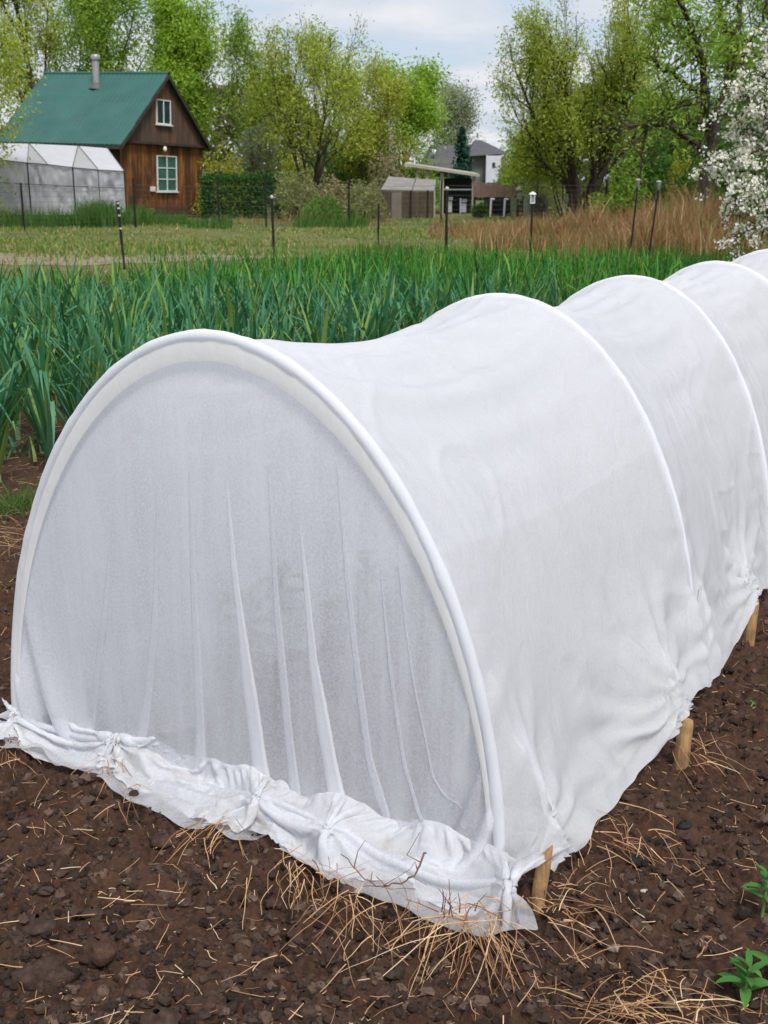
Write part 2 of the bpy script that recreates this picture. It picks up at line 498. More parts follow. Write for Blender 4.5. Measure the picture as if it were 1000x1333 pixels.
def wrinkle_cover(P):
    K = 3; Q = refine(P, K); nr, nc = Q.shape[:2]
    V_ = np.broadcast_to((np.arange(nr) * .0268 / K)[:, None], (nr, nc)); U_ = np.broadcast_to((np.arange(nc) * .031 / K)[None], (nr, nc))
    span = U_ / (.031 * SPAN); dh = np.abs(span - np.round(span)) * .031 * SPAN
    free = np.clip(dh / .05, 0, 1); side = np.clip(1.25 - V_ / 1.3, 0, 1)
    h = .0050 * fbm(U_ * 2.6 + .8 * V_, V_ * 2.0, seed=201, octv=3) * free
    h = h + .0050 * crease(U_ * 3.2 + V_ * 1.6, V_ * 2.2 - U_ * 1.0, 211) * free + .0030 * crease(U_ * 6 - V_ * 3.5, V_ * 4.5 + U_ * 2.5, 221) * free
    h = h + .0022 * crease(U_ * 12 + V_ * 4, V_ * 9, 241) * free
    h = h + .0030 * vnoise(U_ * 3.0, V_ * 26 + 2 * vnoise(U_ * 4, V_ * 4, seed=1), seed=231) * np.exp(-dh / .10) * np.clip(dh / .02, 0, 1)
    h = h + .0045 * vnoise(U_ * 17 + 3 * vnoise(U_ * 3, V_ * 3, seed=2), V_ * 2.2, seed=251) * np.exp(-np.maximum(V_ - .1, 0) / .22) * np.clip(V_ / .05, .15, 1) * free
    for ua in (.03, .70, 1.72, 2.8):
        du, dv = U_ - ua, V_ - .05; rr_ = np.hypot(du, dv); an = np.arctan2(dv, du)
        h = h + .0075 * np.sin(an * 15 + 2.0 * vnoise(an * 3, rr_ * 4, seed=7)) * np.exp(-rr_ / .20) * np.clip(rr_ / .05, 0, 1)
    Q = Q + normals(Q) * (h * 2.3)[..., None]
    return Q
CVF = wrinkle_cover(CV)
cover = obj('cover', CVF.reshape(-1, 3), grid_faces(*CVF.shape[:2]), M_fleece, tunnel, True)

# ---- end panel
h0 = HOOPS[0]
d0 = np.array([math.cos(R(h0[2])), math.sin(R(h0[2])), 0]); n0 = np.array([-d0[1], d0[0], 0])
c0 = np.array([h0[0], h0[1], 0]); A0 = HOOP_A * h0[4]
def panel_xz(px, py, off=0.0):
    d = ray(px, py); o = np.array([0, 0, HC]); c = c0 - n0 * off
    t = (c - o) @ n0 / (d @ n0); q = o + d * t
    return (q - c) @ d0, q[2]
CELL = .0125
TIES = [at_z(152, 968, .055), at_z(338, 1040, .06), at_z(432, 1080, .06), at_z(668, 1150, .065), at_z(22, 938, .045)]
def make_panel():
    xs = np.arange(-A0 - .05, A0 + .0801, CELL)
    zs = np.arange(HOOP_H + .012, -1e-6, -CELL)
    nsk = 17
    C = len(xs); Rr = len(zs) + nsk
    P = np.zeros((Rr, C, 3)); W = np.ones((Rr, C)); keep = np.ones((Rr, C), bool)
    e = 2 / HOOP_E
    for r in range(Rr):
        z = zs[r] if r < len(zs) else 0.0
        sk = max(0, r - len(zs) + 1)
        for c in range(C):
            x = xs[c]
            if sk == 0:
                q = (abs(x) / A0) ** e + (z / HOOP_H) ** e
                if q > 1:
                    s = q ** (-1 / e)
                    gap = math.hypot(x, z) * (1 - s)
                    W[r, c] = 0
                    if gap > CELL * 1.3: keep[r, c] = False
                    P[r, c] = c0 + d0 * x * s + np.array([0, 0, z * s]); continue
                yy = (.004 * math.sin(x * 40 + 2 * math.sin(x * 9)) + .007 * math.sin(x * 71 + 3 * math.sin(x * 5)) * max(0, math.sin(x * 6 + 1))) * (1 - z / HOOP_H) ** .6
                P[r, c] = c0 + d0 * x + n0 * (-.004 - yy) + np.array([0, 0, z])
            else:
                yy = .02 * math.sin(x * 31 + 1.3) * min(1, sk / 6)
                P[r, c] = c0 + d0 * x * (1 + .01 * sk / nsk) - n0 * (CELL * sk * .95) + np.array([0, 0, .03 + yy])
    L0 = P.copy()
    X = np.broadcast_to(xs[None], (Rr, C)); rr = np.arange(Rr)[:, None] - len(zs)
    ru = np.where(rr < -8, 1.022 + .022 * np.clip(1 + rr / len(zs), 0, 1), 1.18) + 0 * X
    ru = np.where(rr >= 0, 1.30, ru)
    rv = np.ones_like(ru) * 1.004
    rv = np.where(rr >= -8, 1.16, rv)
    P[..., :] += (n0 * 1.0) * (.003 * fbm(X * 25, rr * .03 + 0 * X, seed=8))[..., None] * (W > 0)[..., None]
    ties = []
    for q in TIES:
        xq = (q - c0) @ d0
        c = int(np.clip(round((xq - xs[0]) / CELL), 0, C - 1))
        ties.append((c, q))
    r0 = len(zs) + 6
    def pull(P, s):
        k = min(1, s * 1.6)
        for c, q in ties:
            for dr in range(-3, 4):
                lo, hi = max(0, c - 8), min(C, c + 9)
                w = k * .35 * (1 - abs(dr) / 5)
                tgt = q + (np.arange(lo, hi) - c)[:, None] * d0 * .0025 - n0 * .004 * dr + np.array([0, 0, -.004 * dr])
                P[r0 + dr, lo:hi] += (tgt - P[r0 + dr, lo:hi]) * w
    fl = floor_h(P[..., 0], P[..., 1])
    lump = np.clip(fbm(X * 11, rr * CELL * 15 + 0 * X, seed=21, octv=3) + .25, 0, 1.2)
    fl = fl + np.where(rr > -2, .032 * lump * np.clip((nsk - 3 - rr) / 6, 0, 1), 0)
    out = pbd(P, W, (ru, rv), 150, 12, fl, pull=pull, L0=L0, bend=.10, shear=.25, damp=.95)
    return out, keep, xs, zs
PN, PKEEP, PXS, PZS = make_panel()
fa = grid_faces(*PN.shape[:2]); kf = PKEEP.reshape(-1)[fa].all(1)
fa = fa[kf]
used = np.unique(fa); remap = -np.ones(PN.shape[0] * PN.shape[1], int); remap[used] = np.arange(len(used))
end_panel = obj('end_panel', PN.reshape(-1, 3)[used], remap[fa], M_fleece_end, tunnel, True)

def panel_sample(x, z, off):
    """point on the simulated panel near panel coordinates (x, z), lifted off towards the outside"""
    c = np.clip((x - PXS[0]) / CELL, 0, len(PXS) - 1.001); r = np.clip((PZS[0] - z) / CELL, 0, len(PZS) + 4)
    i, j = int(r), int(c); fr, fc = r - i, c - j
    p = (PN[i, j] * (1 - fc) + PN[i, j + 1] * fc) * (1 - fr) + (PN[i + 1, j] * (1 - fc) + PN[i + 1, j + 1] * fc) * fr
    return p - n0 * off
def pleat(path, lift=.0016):
    """a fold of the end fleece, doubled over: path of (px, py, width in metres)"""
    K = [(*panel_xz(a, b), w) for a, b, w in path]
    K = np.array(K); zz = np.linspace(K[0, 1], K[-1, 1], 60)
    V = []
    for k, z in enumerate(zz):
        x = np.interp(-z, -K[:, 1], K[:, 0]); w = np.interp(-z, -K[:, 1], K[:, 2])
        w *= 1 + .06 * math.sin(k * .35)
        for q, o in ((-.5, .001), (-.46, lift), (-.2, lift * 1.25), (.15, lift), (.47, lift * .9), (.5, .0025), (.2, .0018), (-.3, .0012)):
            V.append(panel_sample(x + q * w, z, o))
    return np.array(V), grid_faces(60, 8)
for pth in ([(150, 600, .002), (142, 700, .020), (132, 800, .026), (128, 905, .030)],
            [(206, 560, .002), (204, 690, .020), (196, 800, .032), (182, 930, .040)],
            [(246, 540, .002), (252, 650, .020), (262, 800, .030), (268, 985, .040)],
            [(345, 540, .002), (352, 660, .018), (366, 820, .026), (386, 1040, .032)],
            [(436, 570, .002), (444, 680, .014), (462, 860, .022), (500, 1075, .028)],
            [(292, 540, .002), (300, 620, .016), (312, 700, .027), (325, 790, .040), (338, 900, .050), (352, 1030, .052)],
            [(384, 600, .003), (389, 650, .013), (396, 730, .024), (408, 810, .036), (428, 940, .046), (450, 1062, .048)],
            [(489, 680, .003), (496, 780, .010), (508, 900, .012), (536, 1010, .008), (560, 1062, .006)],
            [(515, 700, .002), (525, 800, .007), (546, 930, .007), (590, 1030, .004)]):
    V, Fq = pleat(pth)
    obj('pleat', V, Fq, M_pleat if pth[0][0] in (292, 384) else M_soft, tunnel, True)

# ---- cloth flap added inside to break up the dark edge behind the end panel
def make_inner():
    nu, nv = 150, 16; P = np.zeros((nv, nu, 3)); u = np.linspace(.02, 1.75, nu)
    for j, uu in enumerate(u):
        i = min(int(uu), len(HOOPS) - 2); h = np.array(HOOPS[i]) * (1 - uu + i) + np.array(HOOPS[i + 1]) * (uu - i)
        b = hoop_pts(h, np.array([PI - .16]))[0]; dd = np.array([math.cos(R(h[2])), math.sin(R(h[2])), 0]); b = b + dd * .03
        wd_ = .16 + .14 * float(fbm(np.array([uu * 4.2]), np.array([.3]), seed=401, octv=3)[0]) + .10 * max(0, math.sin(uu * 5.2 + .5))
        s = np.linspace(0, 1, nv)
        q = b[None] + dd * (wd_ * s)[:, None]; z = b[2] * (1 - s) ** 1.7
        g = floor_h(q[:, 0], q[:, 1]) + .02 * np.clip(fbm(q[:, 0] * 13, q[:, 1] * 13, seed=405, octv=3) + .4, 0, 1.3)
        q[:, 2] = np.maximum(z, g); P[:, j] = q
    return P
IN = make_inner()
obj('added_flap', IN.reshape(-1, 3), grid_faces(*IN.shape[:2]), M_fleece, tunnel, True)

# ---- puffed, gathered hem between the ties
def make_ruffle():
    xs = np.arange(-A0 - .05, A0 + .150, .0105); C = len(xs); Rr = 20; step = .0105
    tx = np.array([(q - c0) @ d0 for q in TIES])
    db = np.min(np.abs(xs[:, None] - tx[None]), 1); puff = np.clip(db / .13, 0, 1) ** .7
    P = np.zeros((Rr, C, 3)); W = np.ones((Rr, C))
    rr = np.arange(Rr)
    top = .052 + .030 * fbm(xs * 9, xs * 0, seed=61, octv=2) + .012 * puff
    for r in rr:
        t = r / (Rr - 1)
        out = .008 + (.118 - .02 * np.clip((xs - .45) / .3, 0, 1)) * t ** 1.15; z = top * (1 - t) ** .8 + .032 * puff * math.sin(PI * t)
        wob = (.016 * np.sin(xs * 52 + 3 * np.sin(xs * 7)) + .022 * fbm(xs * 13, 0 * xs + r * .12, seed=62, octv=3)) * min(1, r / 3)
        P[r] = c0 + xs[:, None] * d0 - n0 * (out + wob * .7)[:, None] + np.array([0, 0, 1.0]) * (z + wob * .8 + .01)[:, None]
        P[r] += (n0 * .06 * np.clip((xs - A0 - .03) / .12, 0, 1)[:, None] ** 2)
    W[0] = 0
    base = c0 + xs[None, :, None] * d0 - n0 * (.008 + .118 * (rr[:, None, None] / (Rr - 1)))
    L0 = c0 + xs[None, :, None] * d0 - n0 * (step * rr)[:, None, None]
    ru = np.full((Rr, C), 1.38); rv = np.full((Rr, C), 1.0); ru[:2] = 1.0
    fl = floor_h(base[..., 0], base[..., 1]) + .004
    hump = np.sin(PI * np.clip(rr / (Rr - 6), 0, 1))[:, None] * puff[None] * np.clip(.75 + .9 * fbm(xs[None] * 12 + 0 * rr[:, None], rr[:, None] * .16 + 0 * xs[None], seed=63, octv=3), .1, 1.6)
    fl = fl + .036 * hump
    cols = [int(np.clip(round((x - xs[0]) / .0105), 0, C - 1)) for x in tx]
    def pull(P, s):
        k = min(1, s * 1.8)
        for c, q, hw in zip(cols, TIES, (10, 5, 6, 8, 6)):
            lo, hi = max(0, c - hw), min(C, c + hw + 1)
            for r in range(4, 13):
                tgt = q - n0 * (.012 + .0035 * (r - 8)) + (np.arange(lo, hi) - c)[:, None] * d0 * .002 + np.array([0, 0, .012 - .003 * (r - 8)])
                P[r, lo:hi] += (tgt - P[r, lo:hi]) * (k * .4 * (1 - abs(r - 8) / 6))
    return pbd(P, W, (ru, rv), 110, 12, fl, grav=7, pull=pull, L0=L0, bend=.06, shear=.15, damp=.93)
RF = make_ruffle()
RF = refine(RF, 3)
U_, V_ = np.meshgrid(np.arange(RF.shape[1]) * .0145 / 3, np.arange(RF.shape[0]) * .0105 / 3)
RF = RF + normals(RF) * (.0075 * crease(U_ * 11, V_ * 9, 301) + .0045 * crease(U_ * 24 + V_ * 9, V_ * 17, 311) + .004 * fbm(U_ * 14, V_ * 14, seed=321, octv=3))[..., None]
RF[..., 2] = np.maximum(RF[..., 2], floor_h(RF[..., 0], RF[..., 1]))
ruffle = obj('hem_ruffle', RF.reshape(-1, 3), grid_faces(*RF.shape[:2]), M_hem, tunnel, True)

# ---- cream hem band inside the first hoop, hoop sleeves
T = np.linspace(.10, PI - .06, 120)
bw = .010 + .034 * np.sin(T) ** 1.5
outer = hoop_pts(h0, T, -.012); inner = np.array([hoop_pts(h0, np.array([t]), -.012 - w)[0] for t, w in zip(T, bw)])
V = np.stack([outer - n0 * .009, (outer + inner) / 2 - n0 * .011, inner - n0 * .009], 1)
obj('hem_band', V.reshape(-1, 3), grid_faces(120, 3), M_band, tunnel, True)
for i, h in enumerate(HOOPS):
    T = np.linspace(.05, PI - .02, 110)
    p = hoop_pts(h, T, -.0065 if i else 0.0)
    r = (.0140 if i == 0 else .0115) * (1 + .09 * fbm(T * 22, T * 0 + i, seed=2, octv=3))
    V, Fq = tube(p, r, 12)
    s = obj('hoop_sleeve', V, Fq, M_fleece_sleeve, tunnel, True)
for o in (end_panel,):
    md = o.modifiers.new('smooth', 'SUBSURF'); md.levels = 1; md.render_levels = 1
# ================================================================== GROUND AND SOIL
def axis(lo, hi, f0, f1, fine, grow=1.12):
    a = list(np.arange(f0, f1, fine)); st = fine
    while a[-1] < hi: st = min(st * grow, .6); a.append(a[-1] + st)
    st = fine; b = [a[0]]
    while b[-1] > lo: st = min(st * grow, .6); b.append(b[-1] - st)
    return np.array(b[:0:-1] + a)
ax_, ay_ = axis(-12, 9, -1.45, 1.75, .0068), axis(-1.5, 19, 1.55, 3.9, .0068, 1.035)
XX, YY = np.meshgrid(ax_, ay_)
ZZ = soil_h(XX, YY)
edge = np.clip((YY - 14) / 5, 0, 1) ; ZZ = ZZ - .05 * edge - .04 * np.clip((np.abs(XX) - 7) / 3, 0, 1)
M = Mat("soil"); v = M.coords()
n1 = M.noise(v, 5, 5, .6); n2 = M.noise(v, 60, 6, .7); n3 = M.noise(v, 420, 3, .6)
c = M.ramp(n2, [(.30, (0.0161, 0.0084, 0.0050)), (.50, (0.0474, 0.0237, 0.0138)), (.72, (0.1089, 0.0555, 0.0325))])
c = M.mix(M.ramp(n1, [(.40, (0, 0, 0)), (.68, (1, 1, 1))]), c, M.mix(.55, c, (0.0994, 0.0517, 0.0325)))
c = M.mix(M.ramp(n3, [(.68, (0, 0, 0)), (.78, (.5, .5, .5))]), c, (0.2084, 0.1104, 0.0564))
c = M.mix(M.ramp(M.noise(v, 17, 3, .5), [(.55, (0, 0, 0)), (.75, (.6, .6, .6))]), c, (0.0994, 0.0396, 0.0207))
M.pbr(c, .88, M.bump(M.math('ADD', n2, M.math('MULTIPLY', n3, .35)), .8, .012), spec=.22)
M_soil = M.m
tag(obj('soil', np.stack([XX, YY, ZZ], -1).reshape(-1, 3), grid_faces(*XX.shape), M_soil, None, True), kind='structure')

M = Mat("meadow"); v = M.coords()
n1 = M.noise(v, .35, 6, .65); n2 = M.noise(v, 3.0, 6, .7); n3 = M.noise(v, 30, 4, .7)
c = M.ramp(n2, [(.3, (.085, .115, .028)), (.5, (.18, .175, .06)), (.7, (.31, .235, .12))])
c = M.mix(M.ramp(n1, [(.45, (0, 0, 0)), (.6, (1, 1, 1))]), c, M.ramp(n2, [(.3, (.05, .09, .02)), (.7, (.12, .15, .05))]))
c = M.mix(.35, c, M.ramp(n3, [(.3, (.03, .04, .012)), (.7, (.24, .22, .10))]))
M.pbr(c, .95, M.bump(n3, .8, .05), spec=.1)
gx_a = np.concatenate([np.linspace(-260, -30, 14), np.linspace(-28, 28, 230), np.linspace(30, 260, 14)])
gy_a = np.concatenate([[-40, -10, 0, 8], np.linspace(12, 60, 200), np.linspace(64, 320, 20)])
GX, GY = np.meshgrid(gx_a, gy_a)
def ground_h(x, y):
    return -.12 + .05 * fbm(x * .25, y * .25, seed=91, octv=3) * np.clip((y - 12) / 6, 0, 1) + .10 * np.clip((y - 16) / 5, 0, 1)
tag(obj('ground', np.stack([GX, GY, ground_h(GX, GY)], -1).reshape(-1, 3), grid_faces(*GX.shape), M.m, None, True), kind='structure')
# pale trodden path across the meadow
pp = np.array([(-16, 22.2), (-11, 22.6), (-8, 22.3), (-5.4, 22.0), (-3.0, 22.6), (-.5, 23.4)])
t_ = np.linspace(0, len(pp) - 1, 60); cx_ = np.interp(t_, range(len(pp)), pp[:, 0]); cy_ = np.interp(t_, range(len(pp)), pp[:, 1])
tg = np.stack([np.gradient(cx_), np.gradient(cy_)], 1); tg /= np.linalg.norm(tg, axis=1)[:, None]
wd = (1.0 + .5 * fbm(t_ * 1.6, t_ * 0, seed=12)) * np.clip((5 - t_) / 1.5, .05, 1)
off = np.linspace(-1, 1, 5)
PX = cx_[:, None] - tg[:, 1:2] * off * wd[:, None]; PY = cy_[:, None] + tg[:, 0:1] * off * wd[:, None]
tag(obj('path', np.stack([PX, PY, ground_h(PX, PY) + .008], -1).reshape(-1, 3), grid_faces(60, 5), plain_mat('path_dirt', (.23, .185, .12), .95, .45, 3), None, True), kind='structure')

# ---- loose soil crumbs and single clods
def lump(seed, n=10, m=7, rough=.22):
    r = np.random.default_rng(seed)
    th = np.arange(n) * 2 * PI / n; ph = np.linspace(.12, PI - .12, m)
    T_, P_ = np.meshgrid(th, ph)
    D = np.stack([np.sin(P_) * np.cos(T_), np.sin(P_) * np.sin(T_), np.cos(P_)], -1)
    k = 1 + rough * fbm(D[..., 0] * 1.7 + seed * 3.1, D[..., 1] * 1.7, D[..., 2] * 1.7 + 9.3, seed=seed, octv=3)
    V = (D * k[..., None]).reshape(-1, 3) * r.uniform((.8, .65, .5), (1.2, 1, .75))
    i = np.arange(m - 1)[:, None] * n; j = np.arange(n)[None]; kk = (j + 1) % n
    Fq = np.stack([i + j, i + n + j, i + n + kk, i + kk], -1).reshape(-1, 4)
    return V, Fq
LUMPS = [lump(s, 8, 6, .45) for s in range(12)]
def inside_tunnel(x, y, m=0.0):
    """over the ground that the tunnel covers"""
    q = np.stack([x - h0[0], y - h0[1]], -1)
    axd = np.array([.60, .80]); al = q @ axd; la = q @ np.array([axd[1], -axd[0]])
    return (al > -.05 - m - .1) & (np.abs(la + 0.0) < .72 + m)
parts = []
N = 15000
ys = 1.6 + 3.6 * rng.random(N) ** 1.7; xs = rng.uniform(-1, 1, N) * (ys * .40)
sz = .0024 + .0135 * rng.random(N) ** 2.7
keep = ~((smooth_zone(xs, ys) > .6) & (rng.random(N) < .55))
zs_ = soil_h(xs, ys)
for k in np.nonzero(keep)[0]:
    V, Fq = LUMPS[k % 12]
    a = rng.random() * 6.28; Rm = np.array([[math.cos(a), -math.sin(a), 0], [math.sin(a), math.cos(a), 0], [0, 0, 1]])
    parts.append(((V @ Rm.T) * sz[k] + np.array([xs[k], ys[k], zs_[k] + sz[k] * .2]), Fq))
V, Fq = cat(parts)
M = Mat("crumb"); g = M.n('NewGeometry'); nz_ = M.noise(M.coords(), 90, 5, .7)
c = M.ramp(g.outputs['Random Per Island'], [(0, (.019, .012, .009)), (.45, (.040, .026, .019)), (.8, (.070, .045, .033)), (1, (.125, .082, .060))])
M.pbr(M.mix(.5, c, M.mix(1.0, c, M.ramp(nz_, [(.3, (.5, .5, .5)), (.7, (1.4, 1.4, 1.4))]), 'MULTIPLY')), .92, M.bump(nz_, .7, .004), spec=.2)
M_crumb = M.m
tag(obj('soil_crumbs', V, Fq, M_crumb, None, False), kind='stuff')

M = Mat("clod"); nz_ = M.noise(M.coords(), 38, 7, .72); oi = M.n('ObjectInfo')
c = M.ramp(nz_, [(.3, (.024, .016, .012)), (.55, (.062, .041, .031)), (.75, (.125, .085, .066))])
c = M.mix(oi.outputs['Random'], c, M.mix(1.0, c, (1.25, 1.0, .92), 'MULTIPLY'))
M_clod = M.pbr(c, .9, M.bump(nz_, .9, .01), spec=.2)
for k, (px, py, s) in enumerate([(48, 1188, 20), (55, 1262, 26), (128, 1235, 24), (20, 1208, 16), (75, 1128, 9), (70, 1092, 18), (212, 1092, 15), (205, 1330, 22), (270, 1300, 20), (180, 1275, 16), (345, 1270, 15),
                                 (395, 1305, 18), (385, 1200, 13), (300, 1320, 17), (240, 1165, 12), (440, 1325, 16), (25, 1060, 12), (355, 1165, 10), (120, 1180, 12), (500, 1290, 13), (560, 1250, 12), (300, 1250, 12)]):
    p = at_z(px, py, .005); d = np.linalg.norm(p - np.array([0, 0, HC])); r = s / F * d
    V, Fq = lump(100 + k, 26, 16, .36)
    V = V + .10 * np.stack([fbm(V[:, 0] * 5 + k, V[:, 1] * 5, V[:, 2] * 5, seed=7 + i, octv=3) for i in range(3)], 1)
    p[2] = soil_h(p[:1], p[1:2])[0] + r * .22
    single('soil_clod', 'large crumbly brown clod lying loose on the dug soil', 'soil clod', V * r + p, Fq, M_clod, p, True, 'larger clods on the dug soil')
M_black = plain_mat('charred', (.012, .012, .013), .75, .4, 60)
for (px, py, s, lab) in ((893, 1056, 9, 'black charred lump on the bare soil below the second wooden stake'), (832, 1108, 11, 'larger black charred lump in a hollow beside the white hem')):
    p = at_z(px, py, .01); r = s / F * np.linalg.norm(p - np.array([0, 0, HC])); V, Fq = lump(px, 16, 10, .35)
    p[2] = soil_h(p[:1], p[1:2])[0] + r * .2
    single('charred_lump', lab, 'charred lump', V * r + p, Fq, M_black, p, True)
M_peb = plain_mat('pebble', (.42, .38, .33), .6, .25, 40)
for (px, py, s, lab) in ((843, 1139, 6, 'pale smooth oval pebble lying on the trodden soil'), (803, 1224, 10, 'flat grey brown pebble half sunk in the trodden soil')):
    p = at_z(px, py, .006); r = s / F * np.linalg.norm(p - np.array([0, 0, HC])); V, Fq = lump(px, 16, 10, .08)
    p[2] = soil_h(p[:1], p[1:2])[0] + r * .25
    single('pebble', lab, 'pebble', V * r * np.array([1.1, .8, .7]) + p, Fq, M_peb if py < 1200 else plain_mat('pebble_brown', (.17, .125, .10), .7, .25, 40), p, True)

# ---- straw
M = Mat("straw"); g = M.n('NewGeometry')
c = M.ramp(g.outputs['Random Per Island'], [(0, (.16, .075, .035)), (.3, (.38, .20, .09)), (.7, (.58, .36, .18)), (1, (.76, .58, .36))])
p_ = M.n('BsdfPrincipled'); M.l(c, p_.inputs['Base Color']); p_.inputs['Roughness'].default_value = .6; p_.inputs['Specular IOR Level'].default_value = .3
M.l(p_.outputs[0], M.out.inputs[0]); M_straw = M.m
def strand(p, d, L, r, bend=.5, n=7, sag=0.0, kink=.25):
    pts = [np.array(p, float)]; d = np.array(d, float); d /= np.linalg.norm(d)
    for k in range(n - 1):
        d = d + rng.normal(0, kink / n * 2.2, 3) * np.array([1, 1, .5]) + np.array([0, 0, -sag / n])
        d /= np.linalg.norm(d); pts.append(pts[-1] + d * L / (n - 1))
    pts = np.array(pts)
    if n > 6: kk = int(rng.integers(3, n - 1)); pts[kk:] = pts[kk] + (pts[kk:] - pts[kk]) @ np.array(Matrix.Rotation(float(rng.normal(0, .5)), 3, 'Z'))
    gz = soil_h(pts[:, 0], pts[:, 1]) + r * 1.2
    pts[:, 2] = np.maximum(pts[:, 2], gz)
    return tube(pts, np.linspace(r, r * .55, n), 4)
parts = []
for k in range(2700):
    y = 1.62 + 3.2 * rng.random() ** 1.8; x = rng.uniform(-.37, .40) * y
    if k > 2250: y = rng.uniform(4, 7.5); x = -.318 * y + rng.uniform(-.2, .35)
    if inside_tunnel(np.array([x]), np.array([y]), -.05)[0]: continue
    a = rng.random() * 2 * PI; L = .010 + .095 * rng.random() ** 2.8
    parts.append(strand((x, y, soil_h(np.array([x]), np.array([y]))[0] + .004 + .012 * rng.random() ** 2), (math.cos(a), math.sin(a), rng.normal(0, .22)), L, rng.uniform(.0005, .0015), n=5))
V, Fq = cat(parts)
tag(obj('straw_litter', V, Fq, M_straw, None, True), kind='stuff')
def straw_tuft(label, px, py, n, L, aim, fan, lift=.35, z=.03, r=(.0006, .0017), spread=.03, sag=.9):
    """aim: angle in the picture plane ground (0 = away to the right of the camera, 90 = away), fan: half width, radians"""
    p = at_z(px, py, z); parts = []
    for k in range(int(n * .72)):
        a = R(aim) + rng.normal(0, fan); l = L * rng.uniform(.35, 1.15)
        q = p + np.array([rng.normal(0, spread), rng.normal(0, spread), rng.uniform(-.02, .02)])
        parts.append(strand(q, (math.cos(a), math.sin(a), rng.uniform(-.2, lift)), l, rng.uniform(*r), n=9, sag=sag, kink=.45))
    V, Fq = cat(parts)
    single('straw_tuft', label, 'straw', V, Fq, M_straw, p, True)
straw_tuft('small spray of dry straw poking out under the far gathered hem knot', 152, 985, 26, .13, -80, .8)
straw_tuft('loose star of dry straw stems lying on dark clods below hem', 165, 1040, 14, .12, 0, 2.2, .1, .02)
straw_tuft('thin straw wisps under the scalloped middle of the front hem', 290, 1072, 26, .15, -120, .7)
straw_tuft('short fringe of dry straw hanging below the front hem', 385, 1132, 48, .11, -80, .55, .2, .04, spread=.05)
straw_tuft('tangled dry straw and roots beside the fringe under the hem', 470, 1165, 40, .17, -100, .75, .3, .04, spread=.05)
straw_tuft('biggest fan of golden straw spreading from the near hem corner', 610, 1196, 62, .23, -110, .9, .35, .035, spread=.05)
straw_tuft('long bundle of straw trailing down from the near hem corner', 640, 1205, 26, .20, -82, .18, .1, .03, spread=.02)
straw_tuft('curved sweep of straw around the foot of the nearest stake', 728, 1180, 46, .17, 20, 1.3, .3, .03, spread=.035)
straw_tuft('dense mat of golden straw heaped on the trodden soil', 872, 1330, 130, .24, 150, 1.5, .12, .03, spread=.07)
straw_tuft('straw strewn along the raised hem beside the trodden soil', 800, 1085, 44, .13, -40, 1.0, .2, .02, spread=.06)
straw_tuft('few straw stems at the foot of the second wooden stake', 905, 975, 22, .14, -20, 1.0, .2, .02, spread=.05)
straw_tuft('straw heap on the soil beside the tunnel and leek bed', 12, 690, 70, .34, 20, 1.4, .2, .03, spread=.16)
straw_tuft('straw stems lying by the far foot of the end hoop', 8, 975, 22, .17, -60, .9, .2, .02)

# dry vine caught on the hem
q0 = [at_z(445, 1110, .08), at_z(470, 1140, .09), at_z(497, 1156, .09), at_z(530, 1146, .10), at_z(546, 1130, .11), at_z(552, 1108, .12)]
t_ = np.linspace(0, 5, 30); pts = np.stack([np.interp(t_, range(6), [a[i] for a in q0]) for i in range(3)], 1) + rng.normal(0, .0022, (30, 3))
pp_ = [tube(pts, np.linspace(.0010, .0024, 30), 5)]
for k in (4, 9, 13, 18, 23, 26):
    pp_.append(tube(np.array([pts[k], pts[k] + rng.normal(0, .02, 3) + [0, 0, .02], pts[k] + rng.normal(0, .03, 3) + [0, 0, .03]]), [.0015, .001, .0006], 4))
V, Fq = cat(pp_); single('dry_vine', 'thin brown dry vine stem caught on the bunched front hem', 'dry vine', V, Fq, plain_mat('vine', (.16, .085, .05), .8, .3, 50), smooth=True)
q0 = at_z(590, 1190, .06); pp_ = []
for k in range(9):
    b = q0 + np.array([rng.uniform(-.03, .05), rng.uniform(-.02, .02), 0]); e = b + np.array([rng.normal(-.02, .03), rng.normal(-.03, .02), rng.uniform(.03, .09)])
    m_ = (b + e) / 2 + rng.normal(0, .008, 3); pp_.append(tube(np.array([b, m_, e]), [.0014, .001, .0006], 4))
    pp_.append(tube(np.array([m_, m_ + rng.normal(0, .012, 3) + [0, 0, .015]]), [.0009, .0005], 4))
V, Fq = cat(pp_); single('dead_weed', 'dead branching weed standing against the near hem corner', 'dead weed', V, Fq, plain_mat('dead_weed', (.20, .10, .06), .8, .3, 50), smooth=True)

# ---- wooden stakes
M_stake = wood_mat('stake_wood', (.30, .155, .065), (.55, .335, .16), (60, 60, 4), .85, (22, (.20, .115, .06)), .8)
def stake(label, px, py, ztop, r, lean, split=False):
    b = at_z(px, py, 0.0) + 0; n = 14
    prof = [(r * .96, -.12), (r, .0), (r * 1.02, ztop * .4), (r * .98, ztop * .86), (r * .86, ztop * .97), (r * .45, ztop)]
    V, Fq = lathe(prof, (0, 0, 0), n)
    V[:, 0] *= 1 + .08 * fbm(V[:, 2] * 30, V[:, 0] * 40, seed=int(px)); V[:, 1] *= 1 + .08 * fbm(V[:, 2] * 30, V[:, 1] * 40, seed=int(py))
    if split: 
        m = V[:, 2] > ztop * .3
        V[m, 1] *= .55; V[:, 2] += np.where(m, (V[:, 0] / r) * .035 * np.clip((V[:, 2] - ztop * .3) / ztop, 0, 1), 0)
    V[:, 0] += lean[0] * V[:, 2]; V[:, 1] += lean[1] * V[:, 2]
    cap = [list(range((len(prof) - 1) * n, len(prof) * n))]
    o = single('wooden_stake', label, 'stake', V + b, [list(f) for f in Fq] + cap, M_stake, b, True)
